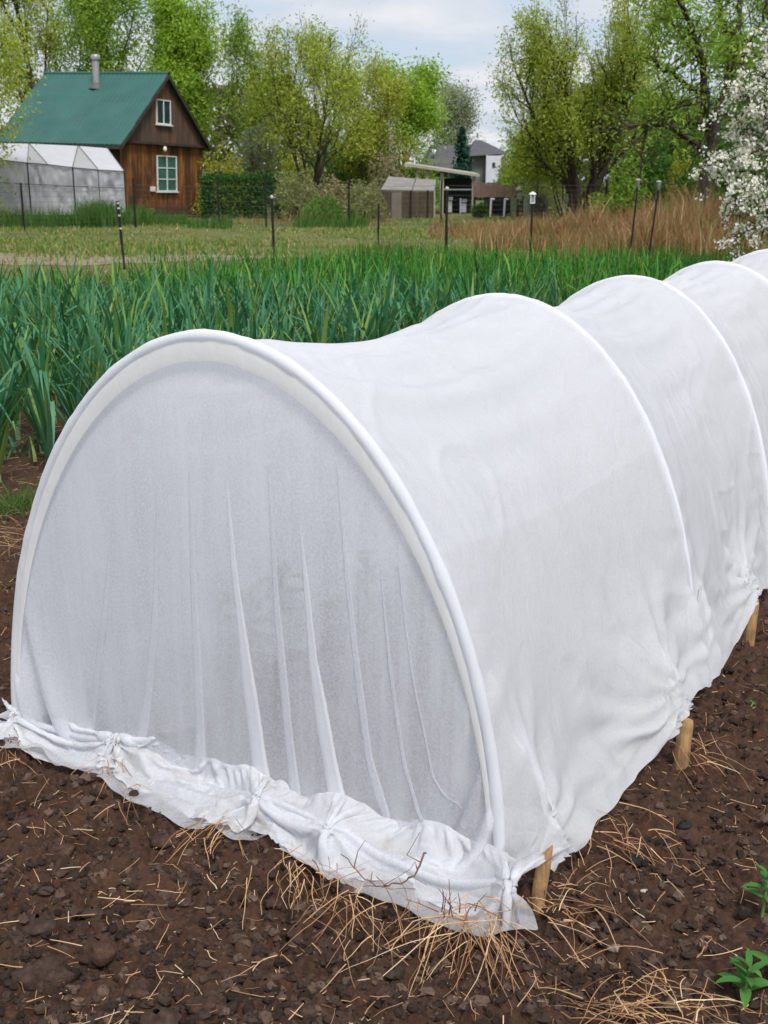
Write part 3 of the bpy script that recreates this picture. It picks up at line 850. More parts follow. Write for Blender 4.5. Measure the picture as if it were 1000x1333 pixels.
stake('split bare wood stake standing at the near corner of the tunnel', 703, 1158, .090, .0165, (.10, .05), True)
stake('round wooden stake under the lifted hem beside the second hoop', 888, 984, .105, .0205, (.05, .05))
stake('round wooden stake standing beside the third hoop', 976, 824, .125, .0205, (.03, .03))
for px, py, lab in ((1035, 745, 'round wooden stake beside the fourth hoop of the tunnel'),):
    pass

def leaf_blade(p, az, L, w, rise, droop, n=9, fold=.25):
    s = np.linspace(0, 1, n); d = np.array([math.cos(az), math.sin(az), 0]); sd = np.array([-d[1], d[0], 0])
    el = rise - droop * s ** 1.3
    st = np.stack([np.cos(el), np.sin(el)], 1) * L / n; cum = np.cumsum(st, 0) - st[0]
    c = np.array(p) + cum[:, :1] * d + cum[:, 1:] * np.array([0, 0, 1.0])
    prof = w * np.sin(PI * np.clip(s * .93 + .07, 0, 1)) ** .8 * (1 - .25 * s)
    V = np.stack([c - sd * prof[:, None] + [0, 0, 1] * (prof * fold)[:, None], c, c + sd * prof[:, None] + [0, 0, 1] * (prof * fold)[:, None]], 1)
    return V.reshape(-1, 3), grid_faces(n, 3)

# ---- young plants growing under the fleece
M_young = leaf_mat('young_leaf', [(0, (.03, .085, .030)), (.5, (.045, .125, .045)), (1, (.07, .17, .06))], .3, .5)
for k, (px, py) in enumerate([(300, 935), (255, 905), (345, 885), (430, 960), (490, 930), (545, 985), (455, 870), (520, 860)]):
    b = at_z(px, py - 45, 0.0); b = b + n0 * .10; b[2] = soil_h(b[:1], b[1:2])[0]
    rr_ = np.random.default_rng(60 + k); parts_ = []
    t = thing('young_plant', 'leafy young green plant dimly visible through the fleece end panel', 'plant', b, 'young plants under the fleece')
    V, Fq = tube(np.array([b, b + [.01, 0, .12], b + [.015, .01, .24]]), [.005, .004, .0025], 6); obj('stem', V, Fq, M_young, t, True)
    for j in range(16):
        az = j * 2.4 + rr_.normal(0, .3); f = (j + 1) / 16
        parts_.append(leaf_blade(b + np.array([.012 * f, .008 * f, .05 + .19 * f]), az, rr_.uniform(.09, .16), .030, .25 + .6 * f, 1.1))
    V, Fq = cat(parts_); obj('foliage', V, Fq, M_young, t, True)

# ---- weeds on the soil
M_weed = leaf_mat('weed_leaf', [(0, (.055, .16, .035)), (.5, (.075, .21, .045)), (1, (.11, .27, .06))], .35, .5)
M_stem = plain_mat('weed_stem', (.16, .30, .07), .6, .2, 40)
def weed(label, px, py, h, nl, L, w, seed):
    r = np.random.default_rng(seed); b = at_z(px, py, 0.0); b[2] = soil_h(b[:1], b[1:2])[0]
    t = thing('weed_seedling', label, 'weed', b)
    st = np.stack([np.linspace(0, .01, 6) + b[0], np.linspace(0, .006, 6) + b[1], np.linspace(-.01, h, 6) + b[2]], 1)
    V, Fq = tube(st, np.linspace(.0035, .002, 6), 7); obj('stem', V, Fq, M_stem, t, True)
    parts = []
    for k in range(nl):
        f = (k + 1) / nl; az = k * 2.4 + r.normal(0, .2)
        q = st[0] + (st[-1] - st[0]) * (.35 + .65 * f)
        parts.append(leaf_blade(q, az, L * (1.05 - .55 * f) * r.uniform(.85, 1.15), w * (1.1 - .55 * f), .35 + .75 * f, .9 + .3 * r.random()))
    V, Fq = cat(parts); obj('foliage', V, Fq, M_weed, t, True)
weed('larger green weed with pointed leaves growing on the trodden soil', 968, 1285, .075, 13, .092, .0125, 3)
weed('smaller green weed behind the larger one on the trodden soil', 993, 1178, .10, 11, .075, .0115, 5)
weed('broad low weed at the soil edge beside the larger weed', 1010, 1262, .07, 10, .085, .012, 8)
weed('tiny two leaved seedling on bare soil near the second stake', 978, 908, .015, 3, .022, .006, 9)
# ================================================================== LEEK BED
M = Mat('leek_leaf'); g = M.n('NewGeometry')
c = M.ramp(g.outputs['Random Per Island'], [(0, (.010, .060, .018)), (.3, (.032, .140, .056)), (.6, (.068, .215, .105)), (.82, (.130, .285, .180)), (.93, (.14, .29, .06)), (.99, (.22, .31, .08)), (1, (.36, .34, .12))])
n_ = M.noise(M.coords((1, 1, .12)), 130, 3, .6)
c = M.mix(M.ramp(n_, [(.35, (0, 0, 0)), (.7, (.5, .5, .5))]), c, M.mix(1.0, c, (1.4, 1.3, 1.4), 'MULTIPLY'))
p_ = M.n('BsdfPrincipled'); M.l(c, p_.inputs['Base Color']); p_.inputs['Roughness'].default_value = .5; p_.inputs['Specular IOR Level'].default_value = .16
t_ = M.n('BsdfTranslucent'); M.l(M.mix(1.0, c, (1.2, 1.2, .7), 'MULTIPLY'), t_.inputs[0]); mx_ = M.n('MixShader'); mx_.inputs[0].default_value = .28
M.l(p_.outputs[0], mx_.inputs[1]); M.l(t_.outputs[0], mx_.inputs[2]); M.l(mx_.outputs[0], M.out.inputs[0]); M_leek = M.m
M_leek_far = leaf_mat('leek_leaf_far', [(0, (.014, .080, .016)), (.35, (.045, .185, .032)), (.75, (.095, .29, .060)), (.93, (.15, .31, .05)), (1, (.32, .33, .08))], .35, .5)
M_shank = plain_mat('leek_shank', (.24, .34, .16), .5, .2, 30)
def strap(p, az, L, w, lean, curl, bendat, n=9, r=None):
    """one strap leaf: rises, arches, and may fold over near its tip"""
    s = np.linspace(0, 1, n); el = lean - curl * s ** 2
    if bendat: el = el - np.clip((s - bendat) / .16, 0, 1) * r.uniform(1.3, 2.3)
    d = np.array([math.cos(az), math.sin(az), 0]); sd = np.array([-d[1], d[0], 0])
    st = np.stack([np.cos(el), np.sin(el)], 1) * L / (n - 1); st[0] = 0; cum = np.cumsum(st, 0)
    c = np.array(p) + cum[:, :1] * d + cum[:, 1:] * np.array([0, 0, 1.0]) + sd * (.03 * np.sin(s * 2.2 + r.random() * 6) * s)[:, None]
    pr = w * np.clip(1.25 * (1 - s ** 2.2), .05, 1)
    nn = np.stack([-np.sin(el)[:, None] * d + np.cos(el)[:, None] * np.array([0, 0, 1.0])], 0)[0]
    V = np.stack([c - sd * pr[:, None] + nn * (pr * .55)[:, None], c, c + sd * pr[:, None] + nn * (pr * .55)[:, None]], 1)
    return V.reshape(-1, 3), grid_faces(n, 3)
def leek(seed, lo=False):
    r = np.random.default_rng(seed); parts = []
    fan = r.random() * PI; nl = r.integers(11, 16) if not lo else r.integers(8, 11)
    parts.append(tube(np.array([[0, 0, -.02], [0, 0, .03], [.004, 0, .09]]), [.014, .013, .011], 7 if not lo else 4))
    ns = len(parts[0][1])
    for k in range(nl):
        f = k / (nl - 1); side = 1 if k % 2 else -1
        az = fan + (0 if side > 0 else PI) + r.normal(0, .35)
        L = r.uniform(.42, .70) * (1 - .25 * abs(f - .6)); lean = 1.08 + .45 * f + r.normal(0, .08)
        parts.append(strap((.004 * side, 0, .02 + .07 * f), az, L, r.choice([.005, .006, .008, .010] if lo else [.007, .009, .012, .016]), min(lean, 1.56), r.uniform(.05, .6), (r.uniform(.55, .9) if r.random() < .48 else 0), 9 if not lo else 7, r))
    V, Fq = cat(parts)
    return V, Fq, ns
VAR = [leek(500 + k) for k in range(14)]
VLO = [leek(700 + k, True) for k in range(10)]
sil = np.array([(-60, 1000), (0, 930), (18, 886), (38, 700), (60, 625), (101, 537), (138, 495), (174, 467), (219, 446), (263, 437), (320, 445), (375, 455), (450, 447), (570, 412), (623, 388), (700, 389), (756, 382), (820, 364), (880, 360), (926, 344), (960, 340), (1000, 325), (1100, 325)], float)
axd = np.array([.60, .80]); lat = np.array([-.80, .60]); L1 = np.array([-1.03, 2.97])
pts = []
for a in np.arange(2.55, 13.5, .36):
    for b in np.arange(-3, 26, .125):
        q = L1 + lat * (a + rng.normal(0, .035)) + axd * (b + rng.normal(0, .04))
        x, y = q
        far = np.interp(x, [-6, -3.4, -1.9, -.5, 3.0, 6.5], [11.6, 11.9, 14.8, 17.2, 16.8, 15.4]) + .5 * vnoise(np.array([x * .8]), np.array([0.]), seed=3)[0]
        if y > far or y < 4.5 or x > 5.6: continue
        if abs(x) > .335 * y + .35: continue
        if rng.random() < (.40 if y < 8.0 else .10): continue
        pts.append((x, y))
pts = np.array(pts)
hh = rng.uniform(.88, 1.22, len(pts)) * (1.14 - .12 * np.clip((pts[:, 1] - 11) / 6, 0, 1))
tops = project(np.c_[pts, hh * .60]); vis = tops[:, 1] < np.interp(tops[:, 0], sil[:, 0], sil[:, 1]) + 12
pts, hh = pts[vis], hh[vis]
order = np.argsort(pts[:, 1]); pts, hh = pts[order], hh[order]
protos = {}
near = 0
LEEK_LABEL = 'leek plant with upright blue green strap leaves in the dense bed'
for k, (x, y) in enumerate(pts[:300]):
    v = k % 14; V, Fq, ns = VAR[v]
    z = soil_h(np.array([x]), np.array([y]))[0]
    if v not in protos:
        mi = np.zeros(len(Fq), int); mi[:ns] = 1
        o = bpy.data.objects.new('leek_plant', mesh('leek_plant', V, Fq, [M_leek, M_shank], True, mi)); protos[v] = o
    else:
        o = protos[v].copy()
    COL.objects.link(o); o.location = (x, y, z); o.rotation_euler = (rng.normal(0, .05), rng.normal(0, .05), rng.random() * 6.28); s = hh[k] * 1.0; o.scale = (s, s, s)
    tag(o, LEEK_LABEL, 'leek', 'leek plants in the bed behind the tunnel')
parts = []; mis = []
for k, (x, y) in enumerate(pts[300:]):
    V, Fq, ns = VLO[k % 10]; a = rng.random() * 6.28; s = hh[300 + k]
    Rm = np.array([[math.cos(a), -math.sin(a), 0], [math.sin(a), math.cos(a), 0], [0, 0, 1]])
    parts.append((V @ Rm.T * s + np.array([x, y, -.03]), Fq)); m_ = np.zeros(len(Fq), int); m_[:ns] = 1; mis.append(m_)
print('leeks', len(pts))
V, Fq = cat(parts)
tag(obj('leek_foliage', V, Fq, [M_leek_far, M_shank], None, True, mi=np.concatenate(mis)), kind='stuff')

# ---- grasses
def blades(x, y, z, h, w, r, lean=.35, n=3):
    """flat tapering blades, each an island of n segments"""
    N = len(x); az = r.random(N) * 2 * PI; le = np.abs(r.normal(0, lean, N)); ori = r.random(N) * PI
    s = np.linspace(0, 1, n + 1)
    d = np.stack([np.cos(az), np.sin(az)], 1); sd = np.stack([np.cos(ori), np.sin(ori)], 1)
    off = (le * h)[:, None] * s[None] ** 2
    c = np.zeros((N, n + 1, 3)); c[..., 0] = x[:, None] + d[:, :1] * off; c[..., 1] = y[:, None] + d[:, 1:] * off; c[..., 2] = z[:, None] + h[:, None] * s[None]
    ww = (w[:, None] * (1 - s[None] ** 1.5 * .92))
    V = np.zeros((N, n + 1, 2, 3)); V[:, :, 0] = c; V[:, :, 1] = c
    V[:, :, 0, :2] -= sd[:, None] * ww[..., None] / 2; V[:, :, 1, :2] += sd[:, None] * ww[..., None] / 2
    base = np.arange(N)[:, None] * (2 * (n + 1)); k = np.arange(n)[None] * 2
    Fq = np.stack([base + k, base + k + 1, base + k + 3, base + k + 2], -1).reshape(-1, 4)
    return V.reshape(-1, 3), Fq
M_grass = leaf_mat('meadow_grass', [(0, (.075, .16, .03)), (.45, (.145, .25, .05)), (.68, (.24, .27, .08)), (.88, (.36, .30, .13)), (1, (.50, .45, .29))], .35, .7)
M_tall = leaf_mat('tall_grass', [(0, (.04, .10, .022)), (.5, (.075, .17, .035)), (1, (.13, .24, .06))], .4, .6)
M_reed = leaf_mat('dry_reed', [(0, (.18, .095, .052)), (.35, (.32, .18, .095)), (.7, (.46, .285, .155)), (.78, (.60, .43, .27)), (.84, (.12, .18, .05)), (1, (.22, .27, .08))], .35, .8, (.55, (.75, .72, .66)))
r = np.random.default_rng(5)
N = 74000; y = 12.5 + 34 * r.random(N) ** 1.15; x = r.uniform(-.40, .40, N) * y
pd = np.min(np.hypot(x[:, None] - cx_[None, ::2], y[:, None] - cy_[None, ::2]), 1)
patch = fbm(x * .35, y * .35, seed=77, octv=3)
k = (pd > 1.1 * r.random(N) ** 1.6) & (patch + r.normal(0, .3, N) > -.25)
x, y, patch = x[k], y[k], patch[k]
V, Fq = blades(x, y, ground_h(x, y), (.035 + .085 * r.random(len(x)) ** 2.5) * (1 + .9 * np.clip(patch, 0, 1)), .014 + .03 * r.random(len(x)), r, .8, 2)
tag(obj('grass', V, Fq, M_grass), kind='stuff')
# tall fresh grass: round the greenhouse and house, and a bright strip past the leeks
def patch_pts(px0, px1, Y0, Y1, N):
    Y = r.uniform(Y0, Y1, N); return (r.uniform(px0, px1, N) - 500) / F * Y * CP, Y
xs_, ys_, hs_ = [], [], []
for (a, b, c_, d_, N, h_) in ((120, 480, 11.5, 15, 1500, .62), (380, 940, 11, 16.5, 4200, .60), (-20, 180, 37.0, 39.5, 2600, .75), (95, 150, 36, 38.5, 1500, .95), (160, 240, 38, 42, 1500, .55), (240, 300, 36, 40, 900, .35), (300, 470, 17.4, 19.5, 1800, .4), (250, 340, 15, 18, 1600, .45), (470, 940, 17.2, 19.2, 5200, .55), (700, 960, 15.5, 18, 3600, .5), (0, 20, 12.5, 13.5, 60, .8), (380, 480, 36, 40, 900, .6)):
    a_, b_ = patch_pts(a, b, c_, d_, N); xs_.append(a_); ys_.append(b_); hs_.append(h_ * r.uniform(.4, 1.1, N))
x, y, h_ = map(np.concatenate, (xs_, ys_, hs_))
h_ = h_ * np.clip(.75 + .6 * fbm(x * .8, y * .8, seed=19, octv=2), .25, 1.3)
V, Fq = blades(x, y, ground_h(x, y), h_, .012 + .022 * r.random(len(x)), r, .4, 3)
tag(obj('tall_grass', V, Fq, M_tall), kind='stuff')
# rusty dry reeds and stalks behind the bed
xs_, ys_, hs_ = [], [], []
for (a, b, c_, d_, N, h_) in ((560, 650, 30, 36, 900, .40), (620, 760, 25, 36, 5200, .50), (735, 1000, 22, 33, 13000, .80), (760, 930, 27, 33, 3600, 1.15), (270, 520, 38, 41, 500, .4)):
    a_, b_ = patch_pts(a, b, c_, d_, N); xs_.append(a_); ys_.append(b_); hs_.append(h_ * r.uniform(.35, 1.1, N))
x, y, h_ = map(np.concatenate, (xs_, ys_, hs_))
h_ = h_ * np.clip(.85 + .5 * fbm(x * .5, y * .5, seed=29, octv=3), .3, 1.35)
V, Fq = blades(x, y, ground_h(x, y), h_, .008 + .034 * r.random(len(x)) ** 2, r, .42, 3)
tag(obj('dry_reeds', V, Fq, M_reed), kind='stuff')
# tuft by the soil edge
def tuft(label, p, N, h_, w_, mat, spread, lean=.9, name='grass_tuft'):
    x = p[0] + r.normal(0, spread, N); y = p[1] + r.normal(0, spread, N)
    V, Fq = blades(x, y, np.full(N, p[2] - .01), h_ * r.uniform(.5, 1.2, N), w_ * r.uniform(.6, 1.2, N), r, lean, 5)
    single(name, label, 'grass tuft', V, Fq, mat, p)
tuft('low green grass tuft growing beside the end hoop on soil', at_z(28, 662, 0), 130, .13, .006, M_tall, .09, 1.6)
tuft('flattened pale green leaves at the edge of the leek bed', at_z(20, 590, 0), 24, .2, .02, M_leek, .10, 1.8)

# ---- fence posts behind the bed
M_post = plain_mat('dark_iron', (.022, .020, .020), .6, .5, 14, .3)
M_chip = plain_mat('flaked_paint', (.45, .43, .42), .8, .3, 30)
M_white = plain_mat('white_paint', (.72, .72, .70), .55, .12, 10)
M_wire = plain_mat('wire', (.10, .095, .09), .5, .3, 10, .6)
def post(label, px0, py0, px1, py1, Y, rad=.028, extra=None):
    b = at_y(px0, py0, Y); t = at_y(px1, py1, Y); b[2] = ground_h(b[:1], b[1:2])[0] - .05; b[0] = t[0] + (gx(px0, Y) - gx(px1, Y))
    o = thing('fence_post', label, 'fence post', b)
    V, Fq = tube(np.stack([b + (t - b) * k for k in np.linspace(0, 1, 9)]), rad * (1 + .1 * r.normal(0, 1, 9)), 8)
    obj('shaft', V, Fq, M_post, o, True)
    if extra == 'chips':
        for k in (.62, .80, .90, .97):
            c = b + (t - b) * k; obj('paint_flake', *lathe([(rad * .9, -.015), (rad * 1.2, 0), (rad * .9, .018)], c + np.array([rad * .35, -rad * .3, 0]), 6), M_chip, o)
    if extra == 'cap':
        obj('cap', *lathe([(rad * .4, 0), (rad * 1.5, .01), (rad * 1.4, .05), (.002, .07)], t, 10), M_chip, o, True)
    return o, b, t
post('dark fence post flaked with white paint before the wooden house', 157, 345, 153, 262, 20, .023, 'chips')
post('thin dark post standing before the clipped dark hedge', 355, 325, 354, 259, 21, .022, 'cap')
post('dark post in front of the pale hedgerow and old shed', 492, 325, 493, 265, 20.5, .018)
post('dark post before the open shelter with pale roof', 582, 325, 582, 248, 21, .024, 'cap')
o, b, t = post('dark post with a white lantern head behind the leeks', 693, 325, 693, 268, 20.5, .021)
lam = obj('lantern', *cat([box(t + np.array([0, 0, .05]), (.08, .08, .02))]), M_white, o)
obj('lantern_glass', *box(t + np.array([0, 0, .13]), (.055, .055, .12)), plain_mat('lantern_glass', (.25, .26, .27), .2, .3, 20), o)
for sx in (-1, 1):
    for sy in (-1, 1): obj('lantern_bar', *box(t + np.array([.033 * sx, .033 * sy, .125]), (.010, .010, .13)), M_white, o)
obj('lantern_roof', *lathe([(.065, .187), (.045, .215), (.010, .235)], t, 4), M_white, o)
M_capw = plain_mat('dull_white', (.42, .42, .41), .6, .2, 10)
M_lglass = plain_mat('solar_glass', (.16, .17, .18), .15, .3, 20)
def lamp_post(label, px0, py0, px1, py1, Y):
    b = at_y(px0, py0, Y); t = at_y(px1, py1, Y); b[2] = ground_h(b[:1], b[1:2])[0] - .05; b[0] = gx(px0, Y)
    o = thing('solar_lamp', label, 'garden lamp', b)
    V, Fq = tube(np.stack([b, (b + t) / 2, t]), [.018, .017, .015], 8); obj('pole', V, Fq, M_post, o, True)
    obj('lamp_glass', *lathe([(.022, 0), (.03, .03), (.038, .12), (.036, .13)], t, 12), M_lglass, o, True)
    obj('lamp_cap', *lathe([(.040, .128), (.046, .138), (.032, .15), (.004, .156)], t, 16), M_capw, o, True)
lamp_post('tall thin solar lamp on a leaning pole among dry reeds, darker glass, more tilted', 825, 335, 830, 245, 20.5)
lamp_post('solar lamp with clear glass on a dark pole next to blossom tree', 849, 340, 857, 248, 19.6)
# wire fence farther back, round the house plot
fence = thing('wire_fence', 'thin wire mesh fence on slim dark posts around house plot', 'wire fence', (gx(100, 35), 35, 0))
line = [(-30, 34.5, .95), (26, 35, 1.35), (173, 36, 1.45), (283, 37, 1.35), (345, 37, 1.5), (454, 37, 1.5), (575, 38, 1.45), (700, 38.5, 1.4), (790, 39, 1.4)]
tp = []
for px, Y, h_ in line:
    b = np.array([gx(px, Y), Y, ground_h(np.array([gx(px, Y)]), np.array([Y]))[0]])
    V, Fq = tube(np.stack([b, b + [0, 0, h_ * .5], b + [.01, 0, h_]]), .032, 6); obj('post', V, Fq, M_post, fence, True); tp.append(b)
ww = []
for hgt in np.linspace(.08, 1.25, 9):
    P_ = np.array(tp) + [0, 0, hgt]
    if hgt > 1.1 or True:
        q = [P_[0]]
        for a_, b_ in zip(P_[:-1], P_[1:]):
            q += [(a_ + b_) / 2 - [0, 0, .03], b_]
        ww.append(tube(np.array(q), .003 if hgt < 1.2 else .0045, 4))
for a_, b_ in zip(tp[:-1], tp[1:]):
    for s_ in np.arange(0, 1, .16 / np.linalg.norm(b_ - a_)):
        p_ = a_ + (b_ - a_) * s_; ww.append(tube(np.stack([p_ + [0, 0, .05], p_ + [0, 0, 1.22]]), .0025, 3)) if False else None
V, Fq = cat(ww); obj('wire_mesh', V, Fq, M_wire, fence)
# ================================================================== TREES
M_bark = wood_mat('bark', (.022, .017, .013), (.075, .058, .044), (6, 6, 1.5), .95, None, .6)
M_barkp = wood_mat('bark_grey', (.06, .052, .042), (.16, .14, .115), (6, 6, 1.5), .95, None, .6)
BR = 1.7
def lm(name, a, b, c, trans=.5):
    a, b, c = (tuple(min(.8, x * BR) for x in q) for q in (a, b, c))
    return leaf_mat(name, [(0, a), (.5, b), (1, c)], trans, .65)
LM = dict(
    yg=lm('leaf_yellow_green', (.125, .170, .022), (.205, .250, .036), (.305, .335, .075)),
    yy=lm('leaf_olive_yellow', (.135, .165, .026), (.215, .240, .042), (.310, .325, .085)),
    gr=lm('leaf_green', (.075, .140, .018), (.135, .215, .030), (.215, .285, .060)),
    br=lm('leaf_bright', (.095, .165, .018), (.165, .255, .032), (.250, .330, .060)),
    dk=lm('leaf_dark', (.022, .055, .014), (.042, .095, .022), (.080, .15, .035)),
    dg=lm('leaf_mid_dark', (.035, .085, .018), (.065, .135, .026), (.12, .20, .045)),
    pale=lm('leaf_pale', (.10, .125, .05), (.155, .17, .08), (.23, .225, .125)),
    grey=lm('leaf_silver', (.10, .13, .08), (.16, .19, .125), (.24, .27, .19)),
    dry=lm('leaf_dry', (.12, .105, .055), (.175, .155, .085), (.25, .215, .125), .3),
    gold=lm('leaf_gold', (.13, .15, .02), (.20, .215, .025), (.27, .27, .04)),
    pink=lm('leaf_pink', (.12, .11, .065), (.19, .17, .115), (.28, .25, .19)),
    hedge=lm('leaf_hedge', (.010, .030, .010), (.020, .055, .014), (.045, .10, .022), .2),
    spruce=lm('needle', (.008, .030, .022), (.014, .048, .034), (.028, .075, .05), .1),
)
def leaf_cloud(C_, size, r, elong=1.5, up=.3):
    """rhombic leaf sprays at the points C_, random orientation"""
    N = len(C_); n = r.normal(0, 1, (N, 3)); n[:, 2] += up; n /= np.linalg.norm(n, axis=1)[:, None]
    a = np.cross(n, r.normal(0, 1, (N, 3))); a /= np.linalg.norm(a, axis=1)[:, None] + 1e-9; b = np.cross(n, a)
    s = size * r.uniform(.55, 1.35, N)[:, None]
    V = np.stack([C_ - a * s * elong, C_ - b * s * .55 + n * s * .12, C_ + a * s * elong, C_ + b * s * .55 + n * s * .12], 1).reshape(-1, 3)
    return V, np.arange(N * 4).reshape(N, 4)

def skeleton(r, stems=1, height=10.0, spread=.5, first=.25, kids=(7, 6, 5), ratio=.55, rad=.2, upbias=.15, angle=(.5, 1.0), wob=.18, base_spread=.25):
    """branch polylines [(points, radii, sides)] and the terminal twig points"""
    out, tw = [], []
    def go(p, d, L, ra, lev):
        n = 8 if lev < 2 else 5
        pts = [p]; dd = d
        for k in range(n):
            dd = dd + r.normal(0, wob, 3) / math.sqrt(n) * 1.6 + np.array([0, 0, upbias / n * (1 if lev else .6)]); dd /= np.linalg.norm(dd)
            pts.append(pts[-1] + dd * L / n)
        pts = np.array(pts); rr = ra * np.linspace(1, .32 if lev < len(kids) else .3, n + 1)
        out.append((pts, rr, (7, 5, 4, 3)[min(lev, 3)]))
        if lev >= len(kids):
            tw.append(pts); return
        if lev == len(kids) - 1: tw.append(pts[2:])
        for q in range(kids[lev]):
            t = first + (1 - first) * (q + r.random()) / kids[lev] if lev == 0 else .2 + .8 * (q + r.random()) / kids[lev]
            t = min(t, .999); i = int(t * n); f = t * n - i
            b = pts[i] * (1 - f) + pts[min(i + 1, n)] * f; dv = pts[min(i + 1, n)] - pts[i]; dv /= np.linalg.norm(dv) + 1e-9
            ang = r.uniform(*angle) * (1.15 - .35 * t); az = q * 2.4 + r.normal(0, .5)
            x = np.cross(dv, [0.3, .2, 1]); x /= np.linalg.norm(x) + 1e-9; y = np.cross(dv, x)
            nd = dv * math.cos(ang) + (x * math.cos(az) + y * math.sin(az)) * math.sin(ang)
            go(b, nd, L * ratio * r.uniform(.75, 1.2) * (1.15 - .45 * t), rr[i] * r.uniform(.5, .68), lev + 1)
    for s in range(stems):
        a = 2 * PI * s / stems + r.normal(0, .3); tl = base_spread * (0 if stems == 1 else r.uniform(.5, 1.3)) + (r.normal(0, .05) if stems == 1 else 0)
        d = np.array([math.cos(a) * tl, math.sin(a) * tl, 1.0]); d /= np.linalg.norm(d)
        go(np.array([math.cos(a), math.sin(a), 0]) * rad * (0 if stems == 1 else .8), d, height * r.uniform(.62, .82) / (1 if stems == 1 else 1.05), rad * (1 if stems == 1 else .6), 0)
    return out, tw

def grow_tree(name, label, px, Y, top, width, leaf, n_leaf, size, seed, catg='tree', base_px=None, bark=None, off=.28, group=None, drop=0, crown_low=0.0, clump=.0, **kw):
    """px: trunk column at the ground; top: photo row of the crown's top; width: photo columns of the crown"""
    r = np.random.default_rng(seed); n_leaf = int(n_leaf * 3.9); off *= .85
    b = np.array([gx(px, Y), Y, 0.0]); b[2] = ground_h(b[:1], b[1:2])[0] - .05
    H = HC + (229 - top) / F * Y * CP - b[2]; Wd = width / F * Y * CP
    sk, tw = skeleton(r, height=10.0, **kw)
    allp = np.concatenate([p for p, _, _ in sk])
    sz = H * .97 / allp[:, 2].max(); ext = np.percentile(np.abs(allp[:, :2]), 97) * 2
    sx = Wd * .92 / ext
    S = np.array([sx, sx, sz])
    t = thing(name, label, catg, b, group)
    parts = [tube(p * S, np.maximum(rr * (sx + sz) / 2, .006), n) for p, rr, n in sk]
    V, Fq = cat(parts); obj('trunk', V, Fq, bark or M_bark, t, True, world=False)
    T = np.concatenate([p[1:] for p in tw]) * S
    if crown_low: T = T[T[:, 2] > crown_low * H]
    w_ = np.ones(len(T))
    if clump:
        w_ = np.clip(.5 + clump * fbm(T[:, 0] * .9, T[:, 1] * .9, T[:, 2] * .9 + 5.1, seed=seed, octv=2), .03, 2)
    idx = r.choice(len(T), n_leaf, p=w_ / w_.sum())
    P_ = T[idx] + r.normal(0, off, (n_leaf, 3)) - np.array([0, 0, drop]) * r.random((n_leaf, 1)) ** 2
    P_[:, 2] = np.maximum(P_[:, 2], .3)
    V, Fq = leaf_cloud(P_, size * .45, r)
    obj('crown', V, Fq, LM[leaf], t, False, world=False)
    return t

def shrub(name, label, px, Y, ytop, width, leaf, n_leaf, size, seed, catg='shrub', depth=None, stems=9, shape=2.0, group=None, low=.0, lumpy=.35, bark=None):
    r = np.random.default_rng(seed)
    b = np.array([gx(px, Y), Y, 0.0]); b[2] = ground_h(b[:1], b[1:2])[0] - .03
    H = HC + (229 - ytop) / F * Y * CP - b[2]; Wd = width / F * Y * CP / 2; D = depth or Wd
    t = thing(name, label, catg, b, group)
    n_leaf = int(n_leaf * 1.6); N = int(n_leaf * 1.9)
    u = r.normal(0, 1, (N, 3)); u /= np.linalg.norm(u, axis=1)[:, None]; u[:, 2] = np.abs(u[:, 2])
    rad_ = (1 - .55 * r.random(N) ** 2.2)
    k = 1 + lumpy * fbm(u[:, 0] * 2.3 + seed, u[:, 1] * 2.3, u[:, 2] * 2.3 + 3.3, seed=seed, octv=3)
    e = 2 / shape
    q = np.sign(u) * np.abs(u) ** e
    if shape > 4:                     # clipped box: leaves spread evenly over its faces
        q = r.uniform(-1, 1, (N, 3)); fc = r.choice(5, N, p=(.2, .2, .17, .17, .26))
        for a_, (i_, s_) in enumerate(((1, -1), (1, 1), (0, -1), (0, 1), (2, 1))): q[fc == a_, i_] = s_
        q[:, 2] = np.where(fc == 4, 1, (q[:, 2] + 1) / 2); rad_ = 1 - .10 * r.random(N)
    P_ = q * (rad_ * k)[:, None] * np.array([Wd, D, H * .94])
    gap = fbm(P_[:, 0] * 1.6, P_[:, 1] * 1.6, P_[:, 2] * 1.6 + 7.7, seed=seed + 3, octv=2)
    P_ = P_[((gap > -.35) | (lumpy < .2)) & (P_[:, 2] > low * H)][:n_leaf]
    V, Fq = leaf_cloud(P_, size * .72, r); obj('foliage', V, Fq, LM[leaf], t, False, world=False)
    parts = []
    for s in range(stems):
        a = r.random() * 2 * PI; e_ = np.array([math.cos(a) * Wd * r.uniform(.2, .75), math.sin(a) * D * r.uniform(.2, .75), H * r.uniform(.5, .9)])
        parts.append(tube(np.stack([np.array([math.cos(a) * .05, math.sin(a) * .05, -.02]), e_ * [.35, .35, .5] + r.normal(0, .05, 3), e_]), [.03, .02, .006], 4))
    V, Fq = cat(parts); obj('stem', V, Fq, bark or M_bark, t, True, world=False)
    return t

# far wood closing the view between the trees
r = np.random.default_rng(77)
N = 30000; x = r.uniform(-42, 46, N); y = r.uniform(78, 96, N)
top = 3.5 + 3.2 * fbm(x * .13, x * 0, seed=4, octv=4) + 2.2 * np.exp(-((x + 16) / 9) ** 2) + 2.2 * np.exp(-((x - 26) / 12) ** 2) - 1.5 * np.exp(-((x - 5) / 5) ** 2)
z = np.maximum(top, .8) * (1 - r.random(N) ** 1.4 * .98)
V, Fq = leaf_cloud(np.c_[x, y, z], .30, r)
M_far = leaf_mat('far_leaf', [(0, (.06, .085, .035)), (.4, (.11, .14, .05)), (.75, (.17, .19, .085)), (1, (.20, .17, .12))], .45, .7)
tag(obj('far_wood', V, Fq, M_far), kind='stuff')

